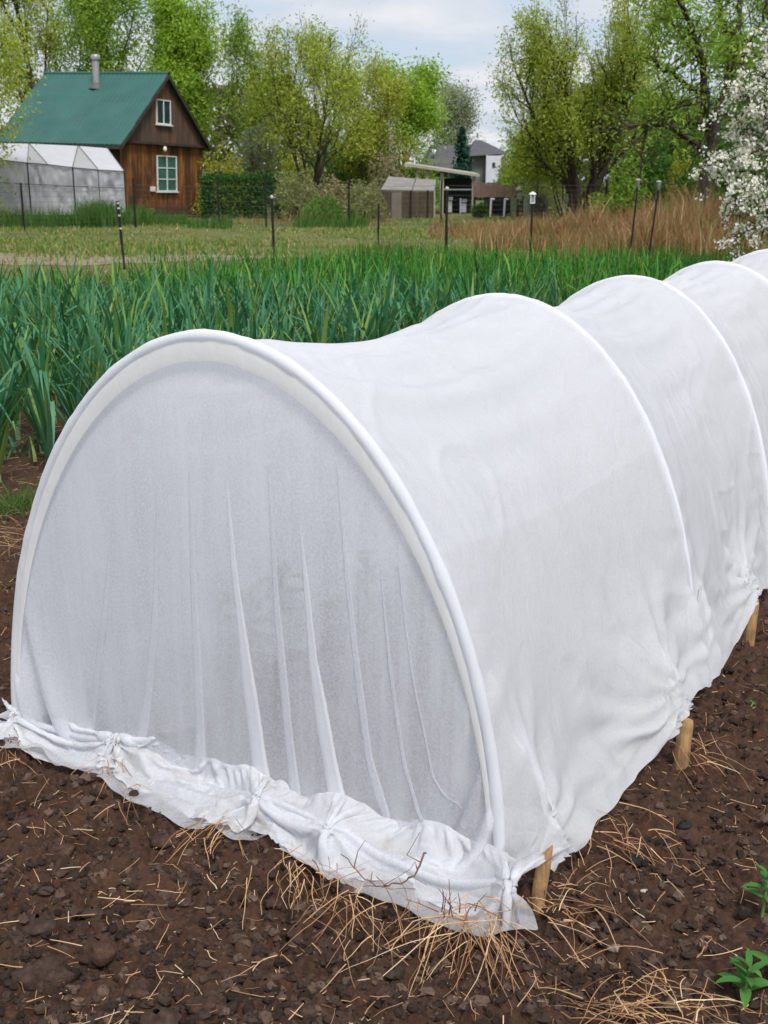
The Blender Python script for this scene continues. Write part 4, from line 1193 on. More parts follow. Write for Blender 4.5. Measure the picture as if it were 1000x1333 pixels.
TALL = dict(kids=(9, 7, 5), ratio=.50, rad=.20, upbias=.35, angle=(.45, .95), first=.22)
grow_tree('broadleaf_tree', 'yellow green leafy tree at the frame edge overhanging the greenhouse', -44, 37, -90, 235, 'yg', 13000, .095, 1, off=.34, clump=.4, drop=2.6, **TALL)
grow_tree('broadleaf_tree', 'tall olive green tree with a dark trunk behind the roof ridge end', 72, 56, -75, 150, 'yg', 4600, .13, 2, off=.40, clump=.7, **TALL)
grow_tree('broadleaf_tree', 'tall tree with dark trunk rising right behind the metal chimney', 166, 55, -90, 180, 'gr', 6600, .13, 3, off=.40, clump=.6, **TALL)
grow_tree('broadleaf_tree', 'dense bright green tree behind the gable of the wooden house', 240, 53, 12, 132, 'br', 9500, .13, 4, off=.40, clump=.75, **TALL)
grow_tree('broadleaf_tree', 'slim sparse tree with pale thin limbs beside the dense green one', 338, 60, 18, 85, 'gr', 2600, .12, 5, off=.32, bark=M_barkp, **TALL)
grow_tree('broadleaf_tree', 'spreading many stemmed tree with sparse yellow green leaves above hedgerow', 404, 50, 16, 190, 'yg', 5200, .10, 6, off=.26, stems=5, clump=.5, base_spread=.42, kids=(8, 6, 5), ratio=.50, rad=.17, upbias=.12, angle=(.4, .85), first=.3)
grow_tree('broadleaf_tree', 'low olive yellow tree with domed crown between two taller trees', 478, 54, 76, 110, 'yy', 4200, .11, 7, off=.34, stems=3, clump=.4, base_spread=.35, kids=(8, 6, 5), ratio=.5, rad=.14, upbias=.1, angle=(.5, .9), first=.3)
grow_tree('broadleaf_tree', 'bright green round tree with curved dark trunk near the grey house', 530, 57, 88, 118, 'br', 4600, .13, 8, off=.36, clump=.9, **TALL)
grow_tree('broadleaf_tree', 'pale faint feathery tree standing beyond the grey house roof', 592, 88, 112, 66, 'grey', 2400, .16, 9, off=.5, **TALL)
grow_tree('willow_tree', 'large many stemmed willow with yellow green crown above dry reeds', 757, 42, -75, 222, 'yg', 10500, .085, 10, catg='willow', off=.24, stems=7, clump=.35, drop=.5, base_spread=.40, kids=(9, 7, 5), ratio=.46, rad=.22, upbias=.30, angle=(.35, .8), first=.18)
grow_tree('willow_tree', 'lower drooping willow boughs spreading beside the big willow trunk', 736, 44, 92, 124, 'yg', 4600, .085, 11, catg='willow', off=.26, stems=4, drop=.7, base_spread=.5, kids=(8, 6, 4), ratio=.5, rad=.13, upbias=.0, angle=(.5, 1.0), first=.3)
grow_tree('broadleaf_tree', 'dark green tree behind the bent boughs of the crooked tree', 866, 58, 120, 150, 'dg', 3200, .14, 12, off=.45, clump=.8, **TALL)
grow_tree('broadleaf_tree', 'tall tree with a black forked trunk behind the blossom branches', 990, 44, -120, 150, 'gr', 2600, .12, 13, off=.36, clump=.8, **TALL)
grow_tree('broadleaf_tree', 'small light green tree behind the willow and the board fence', 690, 52, 165, 80, 'gr', 1900, .10, 14, off=.3, stems=3, kids=(7, 5, 4), ratio=.5, rad=.1, upbias=.1)

# the crooked tree: trunk and limbs set by hand, twigs grown along them
def crooked():
    r = np.random.default_rng(42); Y = 33.0; b = np.array([gx(918, Y), Y, 0.0]); b[2] = ground_h(b[:1], b[1:2])[0] - .05
    t = thing('crooked_tree', 'crooked dark tree with long bare limbs reaching over the reeds', 'tree', b)
    P3 = lambda px, py, dy=0.0: np.array([(px - 500) / F * (Y + dy) * CP, Y + dy, HC + (229 - py) / F * (Y + dy) * CP]) - b
    limbs = [([(920, 305, 0), (921, 262, 0), (918, 232, 0), (924, 200, 0), (925, 172, 0), (921, 155, 0)], .22, .15),
             ([(921, 157, 0), (934, 130, .3), (940, 90, .5), (946, 40, .6), (950, -20, .8), (952, -70, 1)], .14, .04),
             ([(921, 158, 0), (910, 132, -.2), (890, 118, -.5), (860, 100, -.8), (838, 84, -1)], .12, .025),
             ([(924, 185, 0), (905, 160, .5), (880, 158, 1), (850, 165, 1.2), (835, 172, 1.4)], .11, .03),
             ([(921, 207, 0), (900, 188, -.6), (875, 170, -1), (845, 163, -1.3), (815, 168, -1.6)], .10, .03),
             ([(905, 140, -.2), (880, 140, -.6), (856, 152, -.9), (838, 168, -1.1), (834, 205, -1.2), (832, 236, -1.2)], .08, .02),
             ([(912, 135, -.2), (905, 90, -.6), (890, 50, -1), (870, 20, -1.4), (850, -20, -1.7)], .11, .025),
             ([(938, 110, .4), (958, 80, .8), (975, 40, 1), (985, -10, 1.2)], .09, .025),
             ([(908, 95, -.5), (885, 70, -.3), (862, 45, 0), (845, 38, .2)], .06, .02),
             ([(942, 70, .5), (925, 40, 1.2), (912, 0, 1.6), (905, -50, 2)], .08, .02)]
    parts, tips = [], []
    for pts, r0, r1 in limbs:
        p = np.array([P3(*q) for q in pts]); n = len(p) * 4
        s = np.linspace(0, len(p) - 1, n); q = np.stack([np.interp(s, range(len(p)), p[:, i]) for i in range(3)], 1) + r.normal(0, .025, (n, 3))
        parts.append(tube(q, np.linspace(r0, r1, n), 7))
        for k in range(4 if r0 > .2 else 3, n, 1):
            if r0 > .2 and k < n - 6: continue
            for m in range(2):
                d = r.normal(0, 1, 3) + np.array([0, 0, .5]); d /= np.linalg.norm(d); L = r.uniform(.5, 1.5)
                tp_ = [q[k]]
                for u in range(5): d = d + r.normal(0, .22, 3); d /= np.linalg.norm(d); tp_.append(tp_[-1] + d * L / 5)
                tp_ = np.array(tp_); parts.append(tube(tp_, np.linspace(.022, .006, 6), 3)); tips.append(tp_[1:])
    V, Fq = cat(parts); obj('trunk', V, Fq, M_bark, t, True, world=False)
    T = np.concatenate(tips); w_ = np.clip(.35 + .9 * fbm(T[:, 0] * .8, T[:, 1] * .8, T[:, 2] * .8, seed=8, octv=2) + .25 * (T[:, 2] > 4.2), .02, 2)
    P_ = T[r.choice(len(T), 9000, p=w_ / w_.sum())] + r.normal(0, .22, (9000, 3))
    V, Fq = leaf_cloud(P_, .050, r); obj('crown', V, Fq, LM['gr'], t, False, world=False)
crooked()

# white blossom tree, nearer
def blossom_tree():
    r = np.random.default_rng(9); Y = 15.0; b = np.array([gx(1075, Y), Y, 0.0]); b[2] = ground_h(b[:1], b[1:2])[0] - .05
    t = thing('blossom_tree', 'fruit tree covered in white blossom leaning in at the frame edge', 'blossom tree', b)
    P3 = lambda px, py, dy: np.array([(px - 500) / F * (Y + dy) * CP, Y + dy, HC + (229 - py) / F * (Y + dy) * CP]) - b
    boughs = [[(1075, 350), (1068, 270), (1050, 200), (1015, 140), (972, 96)], [(1070, 280), (1030, 215), (985, 180), (945, 152)], [(1068, 250), (1035, 170), (990, 130), (950, 118)],
              [(1068, 290), (1030, 250), (980, 225), (932, 212)], [(1070, 300), (1035, 270), (990, 258), (950, 262)], [(1070, 320), (1040, 300), (1000, 290), (962, 306)],
              [(1055, 210), (1030, 120), (1005, 80), (990, 62)], [(1075, 260), (1090, 180), (1100, 120)], [(1060, 230), (1020, 190), (970, 200), (925, 214)], [(1066, 310), (1030, 262), (1000, 240), (962, 236)],
              [(1050, 190), (1015, 165), (985, 160), (960, 178)], [(1040, 160), (1010, 110), (985, 104), (962, 128)]]
    parts, tips, wt = [], [], []
    for i, pb in enumerate(boughs):
        dy = r.uniform(-.8, .8); p = np.array([P3(px, py, dy * k / (len(pb) - 1)) for k, (px, py) in enumerate(pb)])
        n = 22; s = np.linspace(0, len(p) - 1, n); q = np.stack([np.interp(s, range(len(p)), p[:, j]) for j in range(3)], 1) + r.normal(0, .012, (n, 3))
        parts.append(tube(q, np.linspace(.05 if i == 0 else .03, .006, n), 6))
        for k in range(7, n):
            for m in range(3):
                d = r.normal(0, 1, 3) + np.array([-.3, 0, .1]); d /= np.linalg.norm(d); L = r.uniform(.10, .42)
                tp_ = np.stack([q[k] + d * L * u + np.array([0, 0, -.10 * u * u]) for u in np.linspace(0, 1, 5)])
                parts.append(tube(tp_, np.linspace(.008, .003, 5), 3)); tips.append(tp_[1:])
    V, Fq = cat(parts); obj('trunk', V, Fq, M_bark, t, True, world=False)
    T = np.concatenate(tips)
    cl = T[r.choice(len(T), 800)] + r.normal(0, .02, (800, 3))
    P_ = np.repeat(cl, 10, 0) + r.normal(0, .030, (8000, 3))
    # small five petalled flowers as shallow cups
    n = r.normal(0, 1, (8000, 3)) + np.array([-.2, -.9, .35]); n /= np.linalg.norm(n, axis=1)[:, None]
    a = np.cross(n, [0.1, .2, 1.0]); a /= np.linalg.norm(a, axis=1)[:, None]; bb = np.cross(n, a); s = r.uniform(.012, .022, 8000)[:, None]
    ring = [P_ + (a * math.cos(k * 2 * PI / 5) + bb * math.sin(k * 2 * PI / 5)) * s + n * s * .35 for k in range(5)]
    V = np.stack([P_] + ring, 1).reshape(-1, 3); base = np.arange(8000)[:, None] * 6
    Fq = np.concatenate([base + np.array([[0, 1 + k, 1 + (k + 1) % 5]]) for k in range(5)])
    Mb = leaf_mat('blossom_petal', [(0, (.74, .71, .70)), (.3, (.84, .83, .83)), (1, (.90, .89, .89))], .35, .6)
    obj('blossom', V, Fq, Mb, t, False, world=False)
    L_ = T[r.choice(len(T), 2600)] + r.normal(0, .07, (2600, 3))
    V, Fq = leaf_cloud(L_, .020, r); obj('crown', V, Fq, LM['dg'], t, False, world=False)
blossom_tree()

# spruce
def spruce():
    r = np.random.default_rng(6); Y = 60.0; b = np.array([gx(601, Y), Y, 0.0]); b[2] = ground_h(b[:1], b[1:2])[0] - .05
    t = thing('spruce_tree', 'small dark blue green spruce in front of the grey house', 'spruce', b)
    H = HC + (229 - 168) / F * Y * CP - b[2]
    V, Fq = tube(np.array([[0, 0, 0], [0, 0, H * .5], [0, 0, H]]), [.09, .06, .012], 6); obj('trunk', V, Fq, M_bark, t, True, world=False)
    C_ = []
    for k in range(46):
        f = k / 45; z = H * (.08 + .9 * f); L = (1 - f) ** .8 * .78 * (1 + .3 * r.normal(0, .5)) + .06
        for m in range(5):
            a = r.random() * 2 * PI; u = np.linspace(.1, 1, 9)
            C_.append(np.stack([np.cos(a) * L * u, np.sin(a) * L * u, z - .22 * L * u + r.normal(0, .03, 9)], 1) + r.normal(0, .035, (9, 3)))
    V, Fq = leaf_cloud(np.concatenate(C_), .085, r, 1.6, .8); obj('crown', V, Fq, LM['spruce'], t, False, world=False)
spruce()

# hedge and shrubs
shrub('hedge', 'dense dark green clipped hedge beside the wooden house', 318, 46, 224, 104, 'hedge', 9000, .055, 31, 'hedge', 1.1, 14, 7.0, lumpy=.10)
shrub('shrub', 'golden yellow shrub glowing above the dark clipped hedge', 290, 49, 198, 74, 'gold', 2000, .075, 32, lumpy=.5)
shrub('shrub', 'silvery grey green willow shrub behind the dark clipped hedge', 334, 52, 156, 82, 'grey', 3000, .09, 33, lumpy=.4)
shrub('shrub', 'low fresh green shrub at the foot of the hedgerow behind wire fence', 430, 40, 252, 60, 'dg', 1200, .05, 34)
shrub('shrub', 'pale straw coloured shrub next to the clipped hedge end', 385, 43, 229, 74, 'pale', 3000, .055, 35)
shrub('shrub', 'dry buff shrub in the middle of the pale hedgerow', 430, 43.5, 230, 72, 'dry', 2600, .055, 36)
shrub('shrub', 'mixed green and dry shrub beside the old shed', 474, 43, 236, 62, 'pale', 2200, .055, 37)
shrub('shrub', 'pinkish pale budding shrub rising behind the old shed roof', 508, 50, 186, 54, 'pink', 1700, .075, 38, lumpy=.5)
shrub('shrub', 'mid green bush growing between the round tree and hedgerow', 548, 54, 200, 66, 'gr', 2000, .085, 39, lumpy=.5)
shrub('shrub', 'grey olive bush under the spreading many stemmed tree', 446, 55, 196, 92, 'dg', 2800, .085, 40, lumpy=.5)
shrub('shrub', 'yellow green bush below the slim sparse tree', 372, 56, 186, 70, 'yy', 2300, .085, 41, lumpy=.5)
shrub('shrub', 'bright yellow flowering bush under the crooked limbs', 884, 40, 200, 34, 'gold', 900, .065, 42, lumpy=.5)
shrub('shrub', 'dark green thicket behind the crooked tree trunk', 934, 40, 186, 108, 'dk', 5200, .085, 43, lumpy=.45, depth=1.6)
shrub('shrub', 'deep green thicket between the willow and the crooked tree', 846, 42, 178, 92, 'dk', 4400, .085, 44, lumpy=.5, depth=1.6)
shrub('shrub', 'fresh green bush behind the thin solar lamps', 812, 39, 214, 64, 'gr', 1800, .07, 45, lumpy=.5)
shrub('shrub', 'shady dark bush under the blossom tree', 992, 30, 214, 76, 'dk', 3400, .07, 46, lumpy=.4)
shrub('shrub', 'small rounded green bush in front of the board fence', 626, 45, 262, 26, 'dk', 800, .05, 47)
shrub('shrub', 'green bush beside the grey house and willow', 662, 58, 200, 46, 'gr', 1100, .085, 48, lumpy=.5)
shrub('shrub', 'leafy bush at the greenhouse corner in tall grass', 128, 38.2, 266, 60, 'dg', 1200, .05, 49, lumpy=.5)
shrub('shrub', 'bushy green weeds at the foot of the house gable', 182, 41.5, 271, 50, 'dg', 900, .05, 50, lumpy=.5)
shrub('shrub', 'light green shrub behind the arched shed and willow trunk', 706, 48, 222, 66, 'pale', 1500, .07, 51, lumpy=.5)
# ================================================================== WOODEN HOUSE
HX, HY, HYAW, HW, HL, HE, HR, HT = -9.7426, 44.4251, R(67.28), 5.777, 5.1912, 2.8402, 5.2791, .03319
M_wood = Mat('house_boards'); v = M_wood.coords()
pl = M_wood.n('TexWave', wave_type='BANDS', bands_direction='X'); pl.inputs['Scale'].default_value = 2.6; pl.inputs['Distortion'].default_value = 0; M_wood.l(v, pl.inputs[0])
gra = M_wood.noise(M_wood.coords((7, 7, .55)), 1.0, 6, .7, .6); st = M_wood.noise(M_wood.coords((1.3, 1.3, .35)), 1.4, 5, .7)
c = M_wood.ramp(gra, [(.30, (.085, .034, .013)), (.48, (.27, .105, .030)), (.66, (.48, .215, .065))])
c = M_wood.mix(M_wood.ramp(st, [(.38, (0, 0, 0)), (.58, (.90, .90, .90))]), c, (.060, .034, .022))
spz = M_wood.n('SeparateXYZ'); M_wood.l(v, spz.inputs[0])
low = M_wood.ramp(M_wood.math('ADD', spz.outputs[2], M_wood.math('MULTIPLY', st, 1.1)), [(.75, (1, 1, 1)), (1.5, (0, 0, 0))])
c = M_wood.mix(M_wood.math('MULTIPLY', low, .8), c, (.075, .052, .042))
c = M_wood.mix(M_wood.ramp(pl.outputs['Fac'], [(0, (.85, .85, .85)), (.10, (0, 0, 0))]), c, (.015, .009, .006))
M_wood.pbr(c, .85, M_wood.bump(pl.outputs['Fac'], .3, .02), spec=.15); M_wood = M_wood.m
M_gab = Mat('gable_boards'); v = M_gab.coords()
pl = M_gab.n('TexWave', wave_type='BANDS', bands_direction='X'); pl.inputs['Scale'].default_value = 2.6; pl.inputs['Distortion'].default_value = 0; M_gab.l(v, pl.inputs[0])
gra = M_gab.noise(M_gab.coords((6, 6, .5)), 1.0, 6, .7, .6); st = M_gab.noise(M_gab.coords((.8, .8, .5)), 1.2, 5, .7)
c = M_gab.ramp(gra, [(.3, (.055, .036, .027)), (.7, (.165, .110, .082))])
c = M_gab.mix(M_gab.ramp(st, [(.52, (0, 0, 0)), (.68, (.8, .8, .8))]), c, (.20, .09, .035))
c = M_gab.mix(M_gab.ramp(pl.outputs['Fac'], [(0, (.8, .8, .8)), (.08, (0, 0, 0))]), c, (.015, .01, .008))
M_gab.pbr(c, .9, M_gab.bump(pl.outputs['Fac'], .25, .02), spec=.12); M_gab = M_gab.m
M_rf = Mat('green_metal_roof'); v = M_rf.coords()
n1 = M_rf.noise(v, .8, 5, .6); c = M_rf.ramp(n1, [(.3, (.018, .085, .070)), (.7, (.030, .115, .097))])
c = M_rf.mix(M_rf.ramp(M_rf.noise(M_rf.coords((.9, .35, .35)), 3.0, 6, .7), [(.5, (0, 0, 0)), (.72, (.45, .45, .45))]), c, (.055, .085, .070))
c = M_rf.mix(M_rf.ramp(M_rf.noise(v, 14, 4, .7), [(.55, (0, 0, 0)), (.8, (.35, .35, .35))]), c, (.06, .13, .105))
M_rf.pbr(c, .48, spec=.4); M_rf = M_rf.m
M_trim = plain_mat('dark_trim', (.06, .042, .032), .85, .4, 6)
M_glass = plain_mat('teal_pane', (.045, .15, .115), .12, .35, 3, bump=0)
M_glass2 = plain_mat('dark_pane', (.025, .05, .052), .10, .3, 3, bump=0)
M_metal = plain_mat('galvanised', (.36, .36, .35), .45, .25, 8, .5)
house = thing('wooden_house', 'weathered brown wooden house with a green metal roof', 'house', (HX, HY, 0))
house.matrix_world = Matrix.Translation((HX, HY, 0)) @ Matrix.Rotation(HT, 4, 'Y') @ Matrix.Rotation(HYAW, 4, 'Z')
def hp(name, V, Fq, m, par=None, sm=False): return obj(name, V, Fq, m, par or house, sm, world=False)
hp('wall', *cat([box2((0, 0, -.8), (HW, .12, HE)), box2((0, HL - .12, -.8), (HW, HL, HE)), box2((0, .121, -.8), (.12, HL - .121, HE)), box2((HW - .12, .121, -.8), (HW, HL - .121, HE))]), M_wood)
# gable, projecting a little, cut to the roof line
gy = -.10
V = np.array([(-.06, gy, HE - .06), (HW + .06, gy, HE - .06), (HW / 2, gy, HR - .08), (-.06, .10, HE - .06), (HW + .06, .10, HE - .06), (HW / 2, .10, HR - .08)])
hp('gable', V, [[0, 1, 2], [5, 4, 3], [0, 3, 4, 1], [1, 4, 5, 2], [2, 5, 3, 0]], M_gab)
V2 = V.copy(); V2[:, 1] = np.where(V2[:, 1] < 0, HL - .1, HL + .06)
hp('gable', V2, [[0, 1, 2], [5, 4, 3], [0, 3, 4, 1], [1, 4, 5, 2], [2, 5, 3, 0]], M_gab)
hp('ledge', *box2((-.12, gy - .07, HE - .14), (HW + .12, gy + .0, HE - .05)), M_trim)
# roof: two corrugated sheets
oh = .30; slope = (HR - HE) / (HW / 2); drop = oh * slope
def roof_sheet(x0, z0, x1, z1):
    nl = 240; ny = np.linspace(-.30, HL + .30, nl); nx = 13
    V = []
    for k, t in enumerate(np.linspace(0, 1, nx)):
        lap = .035 * ((t * 3) % 1)
        wave = .018 * np.abs(np.sin(ny * PI / .20)) ** .6
        nrm = np.array([-(z1 - z0), 0, x1 - x0]); nrm = nrm / np.linalg.norm(nrm) * (1 if nrm[2] > 0 else -1)
        for y, wv in zip(ny, wave): V.append(np.array([x0 + (x1 - x0) * t, y, z0 + (z1 - z0) * t]) + nrm * (wv - lap + .03))
    V = np.array(V); th = V - np.array([0, 0, .035]); n = len(V)
    g = grid_faces(nx, nl)
    return np.concatenate([V, th]), np.concatenate([g, g[:, ::-1] + n])
roof = hp('roof', *cat([roof_sheet(-oh, HE - drop, HW / 2, HR), roof_sheet(HW + oh, HE - drop, HW / 2, HR)]), M_rf)
hp('ridge_cap', *tube(np.array([(HW / 2, -.32, HR + .035), (HW / 2, HL + .32, HR + .035)]), .07, 8), M_rf, roof, True)
for yy in (-.30, HL + .28):
    for sx in (0, 1):
        xa, xb = (-oh, HW / 2) if sx == 0 else (HW + oh, HW / 2)
        P_ = np.array([(xa, yy, HE - drop - .13), (xb, yy, HR - .13), (xb, yy, HR - .01), (xa, yy, HE - drop - .01)])
        hp('bargeboard', *slab(P_, .03), M_trim, roof)
hp('fascia', *box2((-oh - .02, -.28, HE - drop - .13), (-oh + .015, HL + .28, HE - drop - .005)), M_trim, roof)
# rafters' soffit boards under the eaves
hp('soffit', *slab(np.array([(-oh + .02, -.27, HE - drop - .04), (-.001, -.27, HE - .04), (-.001, HL + .27, HE - .04), (-oh + .02, HL + .27, HE - drop - .04)]), .02), M_trim, roof)
# chimney pipe on the visible slope
cx0 = HW / 2 - .55; cz = HR - .55 * slope; cyy = 2.62
ch = hp('chimney', *cat([lathe([(.13, -.3), (.13, .95), (.128, .96)], (cx0, cyy, cz), 16), lathe([(.17, .93), (.18, .96), (.18, 1.10), (.15, 1.13), (.01, 1.13)], (cx0, cyy, cz), 16)]), M_metal, None, True)
hp('chimney_collar', *lathe([(.30, -.10), (.20, .06), (.135, .14)], (cx0, cyy, cz - .02), 16), plain_mat('collar', (.10, .10, .10), .6, .3, 10), ch, True)
def hwindow(x0, x1, z0, z1, y, nv, nh, gm):
    f = .038
    w_ = hp('window', *cat([box2((x0 - f, y - .05, z0 - f), (x0 + .001, y, z1 + f)), box2((x1 - .001, y - .05, z0 - f), (x1 + f, y, z1 + f)), box2((x0, y - .048, z1), (x1, y, z1 + f - .002)), box2((x0, y - .048, z0 - f + .002), (x1, y, z0))]), M_white)
    hp('pane', *box2((x0, y - .016, z0), (x1, y + .002, z1)), gm, w_)
    for k in range(1, nv): xx = x0 + (x1 - x0) * k / nv; hp('glazing_bar', *box2((xx - .02, y - .044, z0), (xx + .02, y - .017, z1)), M_white, w_)
    for k in range(1, nh): zz = z0 + (z1 - z0) * k / nh; hp('glazing_bar', *box2((x0, y - .040, zz - .018), (x1, y - .018, zz + .018)), M_white, w_)
    hp('sill', *box2((x0 - .09, y - .10, z0 - f - .05), (x1 + .09, y - .0, z0 - f)), M_white, w_)
hwindow(2.42, 3.72, 1.02, 2.28, -.002, 2, 3, M_glass)
hwindow(2.30, 3.20, 3.50, 4.32, gy - .002, 2, 1, M_glass2)
hp('outdoor_lamp', *lathe([(.015, .18), (.05, .16), (.075, .06), (.06, 0), (.005, -.03)], (2.72, -.18, HE - .36), 12), M_white, None, True)
hp('meter_box', *box2((1.92, -.09, .98), (2.16, -.001, 1.16)), M_white)
hp('doorstep', *box2((2.3, -.9, -.15), (4.4, -.02, .08)), M_trim)

# ---- lean-to greenhouse under the eaves
def film(name, col, trans, clear, rough=.5, var=.2):
    M = Mat(name); v = M.coords(); n = M.noise(M.coords((1, 1, .6)), 2.6, 6, .65, .7)
    c = M.ramp(n, [(.3, tuple(x * (1 - var) for x in col)), (.7, col)])
    d = M.n('BsdfPrincipled'); M.l(c, d.inputs[0]); d.inputs['Roughness'].default_value = rough; d.inputs['Specular IOR Level'].default_value = .35
    t = M.n('BsdfTranslucent'); M.l(c, t.inputs[0]); tr = M.n('BsdfTransparent')
    nb = M.bump(n, .8, .06); M.l(nb, d.inputs['Normal'])
    a = M.n('MixShader'); a.inputs[0].default_value = trans; M.l(d.outputs[0], a.inputs[1]); M.l(t.outputs[0], a.inputs[2])
    b = M.n('MixShader'); b.inputs[0].default_value = clear; M.l(a.outputs[0], b.inputs[1]); M.l(tr.outputs[0], b.inputs[2]); M.l(b.outputs[0], M.out.inputs[0])
    return M.m
M_film = film('white_film', (.76, .76, .80), .35, .05, var=.10); M_film_g = film('grey_film', (.72, .73, .77), .5, .14, var=.26); M_film_t = film('greyer_film', (.66, .66, .66), .4, .10, var=.12)  # gussets and end wall take the greyer film colour
gh = thing('lean_to_greenhouse', 'lean to greenhouse of whitish plastic film against the wooden house', 'greenhouse', (gx(60, 40.5), 40.5, 0))
Yf = lambda px: 41.0 - (162 - px) / 200 * 1.3
Yb = lambda px: 43.3 - (140 - px) / 200 * 1.0
fr = lambda px, py: at_y(px, py, Yf(px)); bk = lambda px, py: at_y(px, py, Yb(px))
front = [(-62, 200), (-35, 204), (0, 208), (36, 212), (62, 214), (95, 218), (128, 221), (162, 223)]
FP = {p[0]: fr(*p) for p in front}; BP = {-90: bk(-90, 184), -25: bk(-25, 186), 38: bk(38, 187), 102: bk(102, 190), 140: bk(140, 193)}
def wrinkled(a, b, c_, d_, n=14, m=10, amp=.03, seed=0):
    """film panel between four corners, slack and rumpled"""
    u, v_ = np.meshgrid(np.linspace(0, 1, n), np.linspace(0, 1, m))
    a, b, c_, d_ = (np.asarray(q, float) for q in (a, b, c_, d_))
    P_ = (a * ((1 - u) * (1 - v_))[..., None] + b * (u * (1 - v_))[..., None] + c_ * (u * v_)[..., None] + d_ * ((1 - u) * v_)[..., None])
    nrm = np.cross(b - a, d_ - a); nrm /= np.linalg.norm(nrm) + 1e-9
    P_ = P_ + nrm * (amp * (fbm(u * 5 + seed, v_ * 5, seed=seed, octv=3) - .6 * np.abs(np.sin((u + .5 * np.abs(v_ - .5)) * 9))) * np.sin(u * PI) * np.sin(v_ * PI) ** .5)[..., None]
    return P_.reshape(-1, 3), grid_faces(m, n)
tri = lambda a, b, c_, s: wrinkled(a, b, c_, c_ * .999 + a * .001, 8, 8, .015, s)
for s, (q0, q1, q2, q3) in enumerate(((BP[-90], BP[-25], FP[-35], FP[-62]), (BP[-25], BP[38], FP[36], FP[0]), (BP[38], BP[102], FP[95], FP[62]), (BP[102], BP[140], FP[162], FP[128]))):
    obj('roof_sheet', *wrinkled(q0, q1, q2, q3, amp=.02, seed=s), M_film, gh, True)
for s, (q0, q1, q2) in enumerate(((BP[-25], FP[0], FP[-35]), (BP[38], FP[62], FP[36]), (BP[102], FP[128], FP[95]))):
    obj('roof_gusset', *tri(q0, q1, q2, s), M_film_t, gh, True)
for s, (pa, pb) in enumerate(zip(front[:-1], front[1:])):
    A_, B_ = FP[pa[0]], FP[pb[0]]
    dn = np.array([0, 0, 1.0])
    obj('wall_sheet', *wrinkled(A_ - dn * (A_[2] - .25), B_ - dn * (B_[2] - .25), B_, A_, 18, 14, .13, 20 + s), M_film_g, gh, True)
ec = np.array([BP[140][0] + .05, BP[140][1], .2]); E_ = FP[162]
obj('wall_sheet', *wrinkled([E_[0], E_[1], .25], ec, BP[140], E_, 8, 8, .03, 33), M_film_t, gh, True)
for px in (-35, 36, 95, 128, 162):
    p = FP[px] + [0, -.04, 0]; obj('post', *tube(np.array([[p[0], p[1], -.1], p]), .022 if px != 128 else .012, 6), M_post, gh, True)
for k0, k1 in ((38, 62), (38, 36), (102, 95), (102, 128), (140, 162), (-25, 0)):
    obj('rafter', *tube(np.array([BP[k0] + [0, -.02, .03], FP[k1] + [0, -.02, .03]]), .010, 5), M_post, gh, True)
obj('rail', *tube(np.array([np.array([FP[p[0]][0], FP[p[0]][1] - .05, 1.12 + (FP[p[0]][2] - FP[162][2]) * .5]) for p in front]), .010, 5), M_post, gh, True)
obj('rail', *tube(np.array([FP[p[0]] + [0, -.03, 0] for p in front]), .013, 5), M_post, gh, True)

# ================================================================== FAR GARDEN BUILDINGS
M_slate = plain_mat('slate', (.085, .082, .092), .7, .25, 3); M_siding = plain_mat('grey_green_siding', (.17, .185, .165), .8, .15, 3)
M_wpanel = plain_mat('white_siding', (.58, .60, .64), .7, .08, 3); M_brick = plain_mat('brick_edge', (.26, .15, .11), .85, .3, 8)
YG = 82.0; s_ = YG * CP / F
X = lambda px: (px - 500) * s_
Z = lambda py: HC + (229 - py) * s_
g_ = thing('grey_house', 'grey house with a dark slate roof beyond the garden', 'house', (X(610), YG, 0))
obj('wall', *box2((X(556), YG, 0), (X(655), YG + 6, Z(207))), M_siding, g_)
obj('wall', *box2((X(612), YG - .6, 0), (X(632), YG - .001, Z(203))), M_siding, g_)
V = np.array([(X(545), YG - 1.0, Z(221)), (X(614), YG - 1.0, Z(221)), (X(614), YG + 3, Z(188)), (X(562), YG + 3, Z(189)), (X(545), YG + 7, Z(221)), (X(614), YG + 7, Z(221))])
obj('roof', V, [[0, 1, 2, 3], [3, 2, 5, 4], [0, 3, 4], [1, 5, 2]], M_slate, g_)
V = np.array([(X(606), YG - 1.2, Z(204)), (X(660), YG - 1.2, Z(201)), (X(660), YG + 6, Z(201)), (X(606), YG + 6, Z(204)), (X(621), YG + 2.4, Z(182)), (X(630), YG + 2.6, Z(182.5))])
obj('roof', V, [[0, 1, 5, 4], [1, 2, 5], [2, 3, 4, 5], [3, 0, 4]], M_slate, g_)
bay = obj('bay', *box2((X(631), YG - 1.6, 0), (X(649), YG - .61, Z(203.5))), M_wpanel, g_)
obj('window', *box2((X(638), YG - 1.64, Z(218)), (X(641.5), YG - 1.602, Z(212))), M_glass2, bay)
obj('corner_trim', *box2((X(649.5), YG - 1.2, 0), (X(656), YG - .0, Z(204))), M_brick, g_)
obj('downpipe', *tube(np.array([(X(630.5), YG - 1.75, 0), (X(630.5), YG - 1.75, Z(203))]), .06, 6), M_wpanel, g_)
obj('skylight', *slab(np.array([(X(563), YG + .1, Z(199.5)), (X(569), YG + .1, Z(199.5)), (X(568), YG + .9, Z(195.5)), (X(563), YG + .9, Z(195.5))]), .1), M_wpanel, g_)

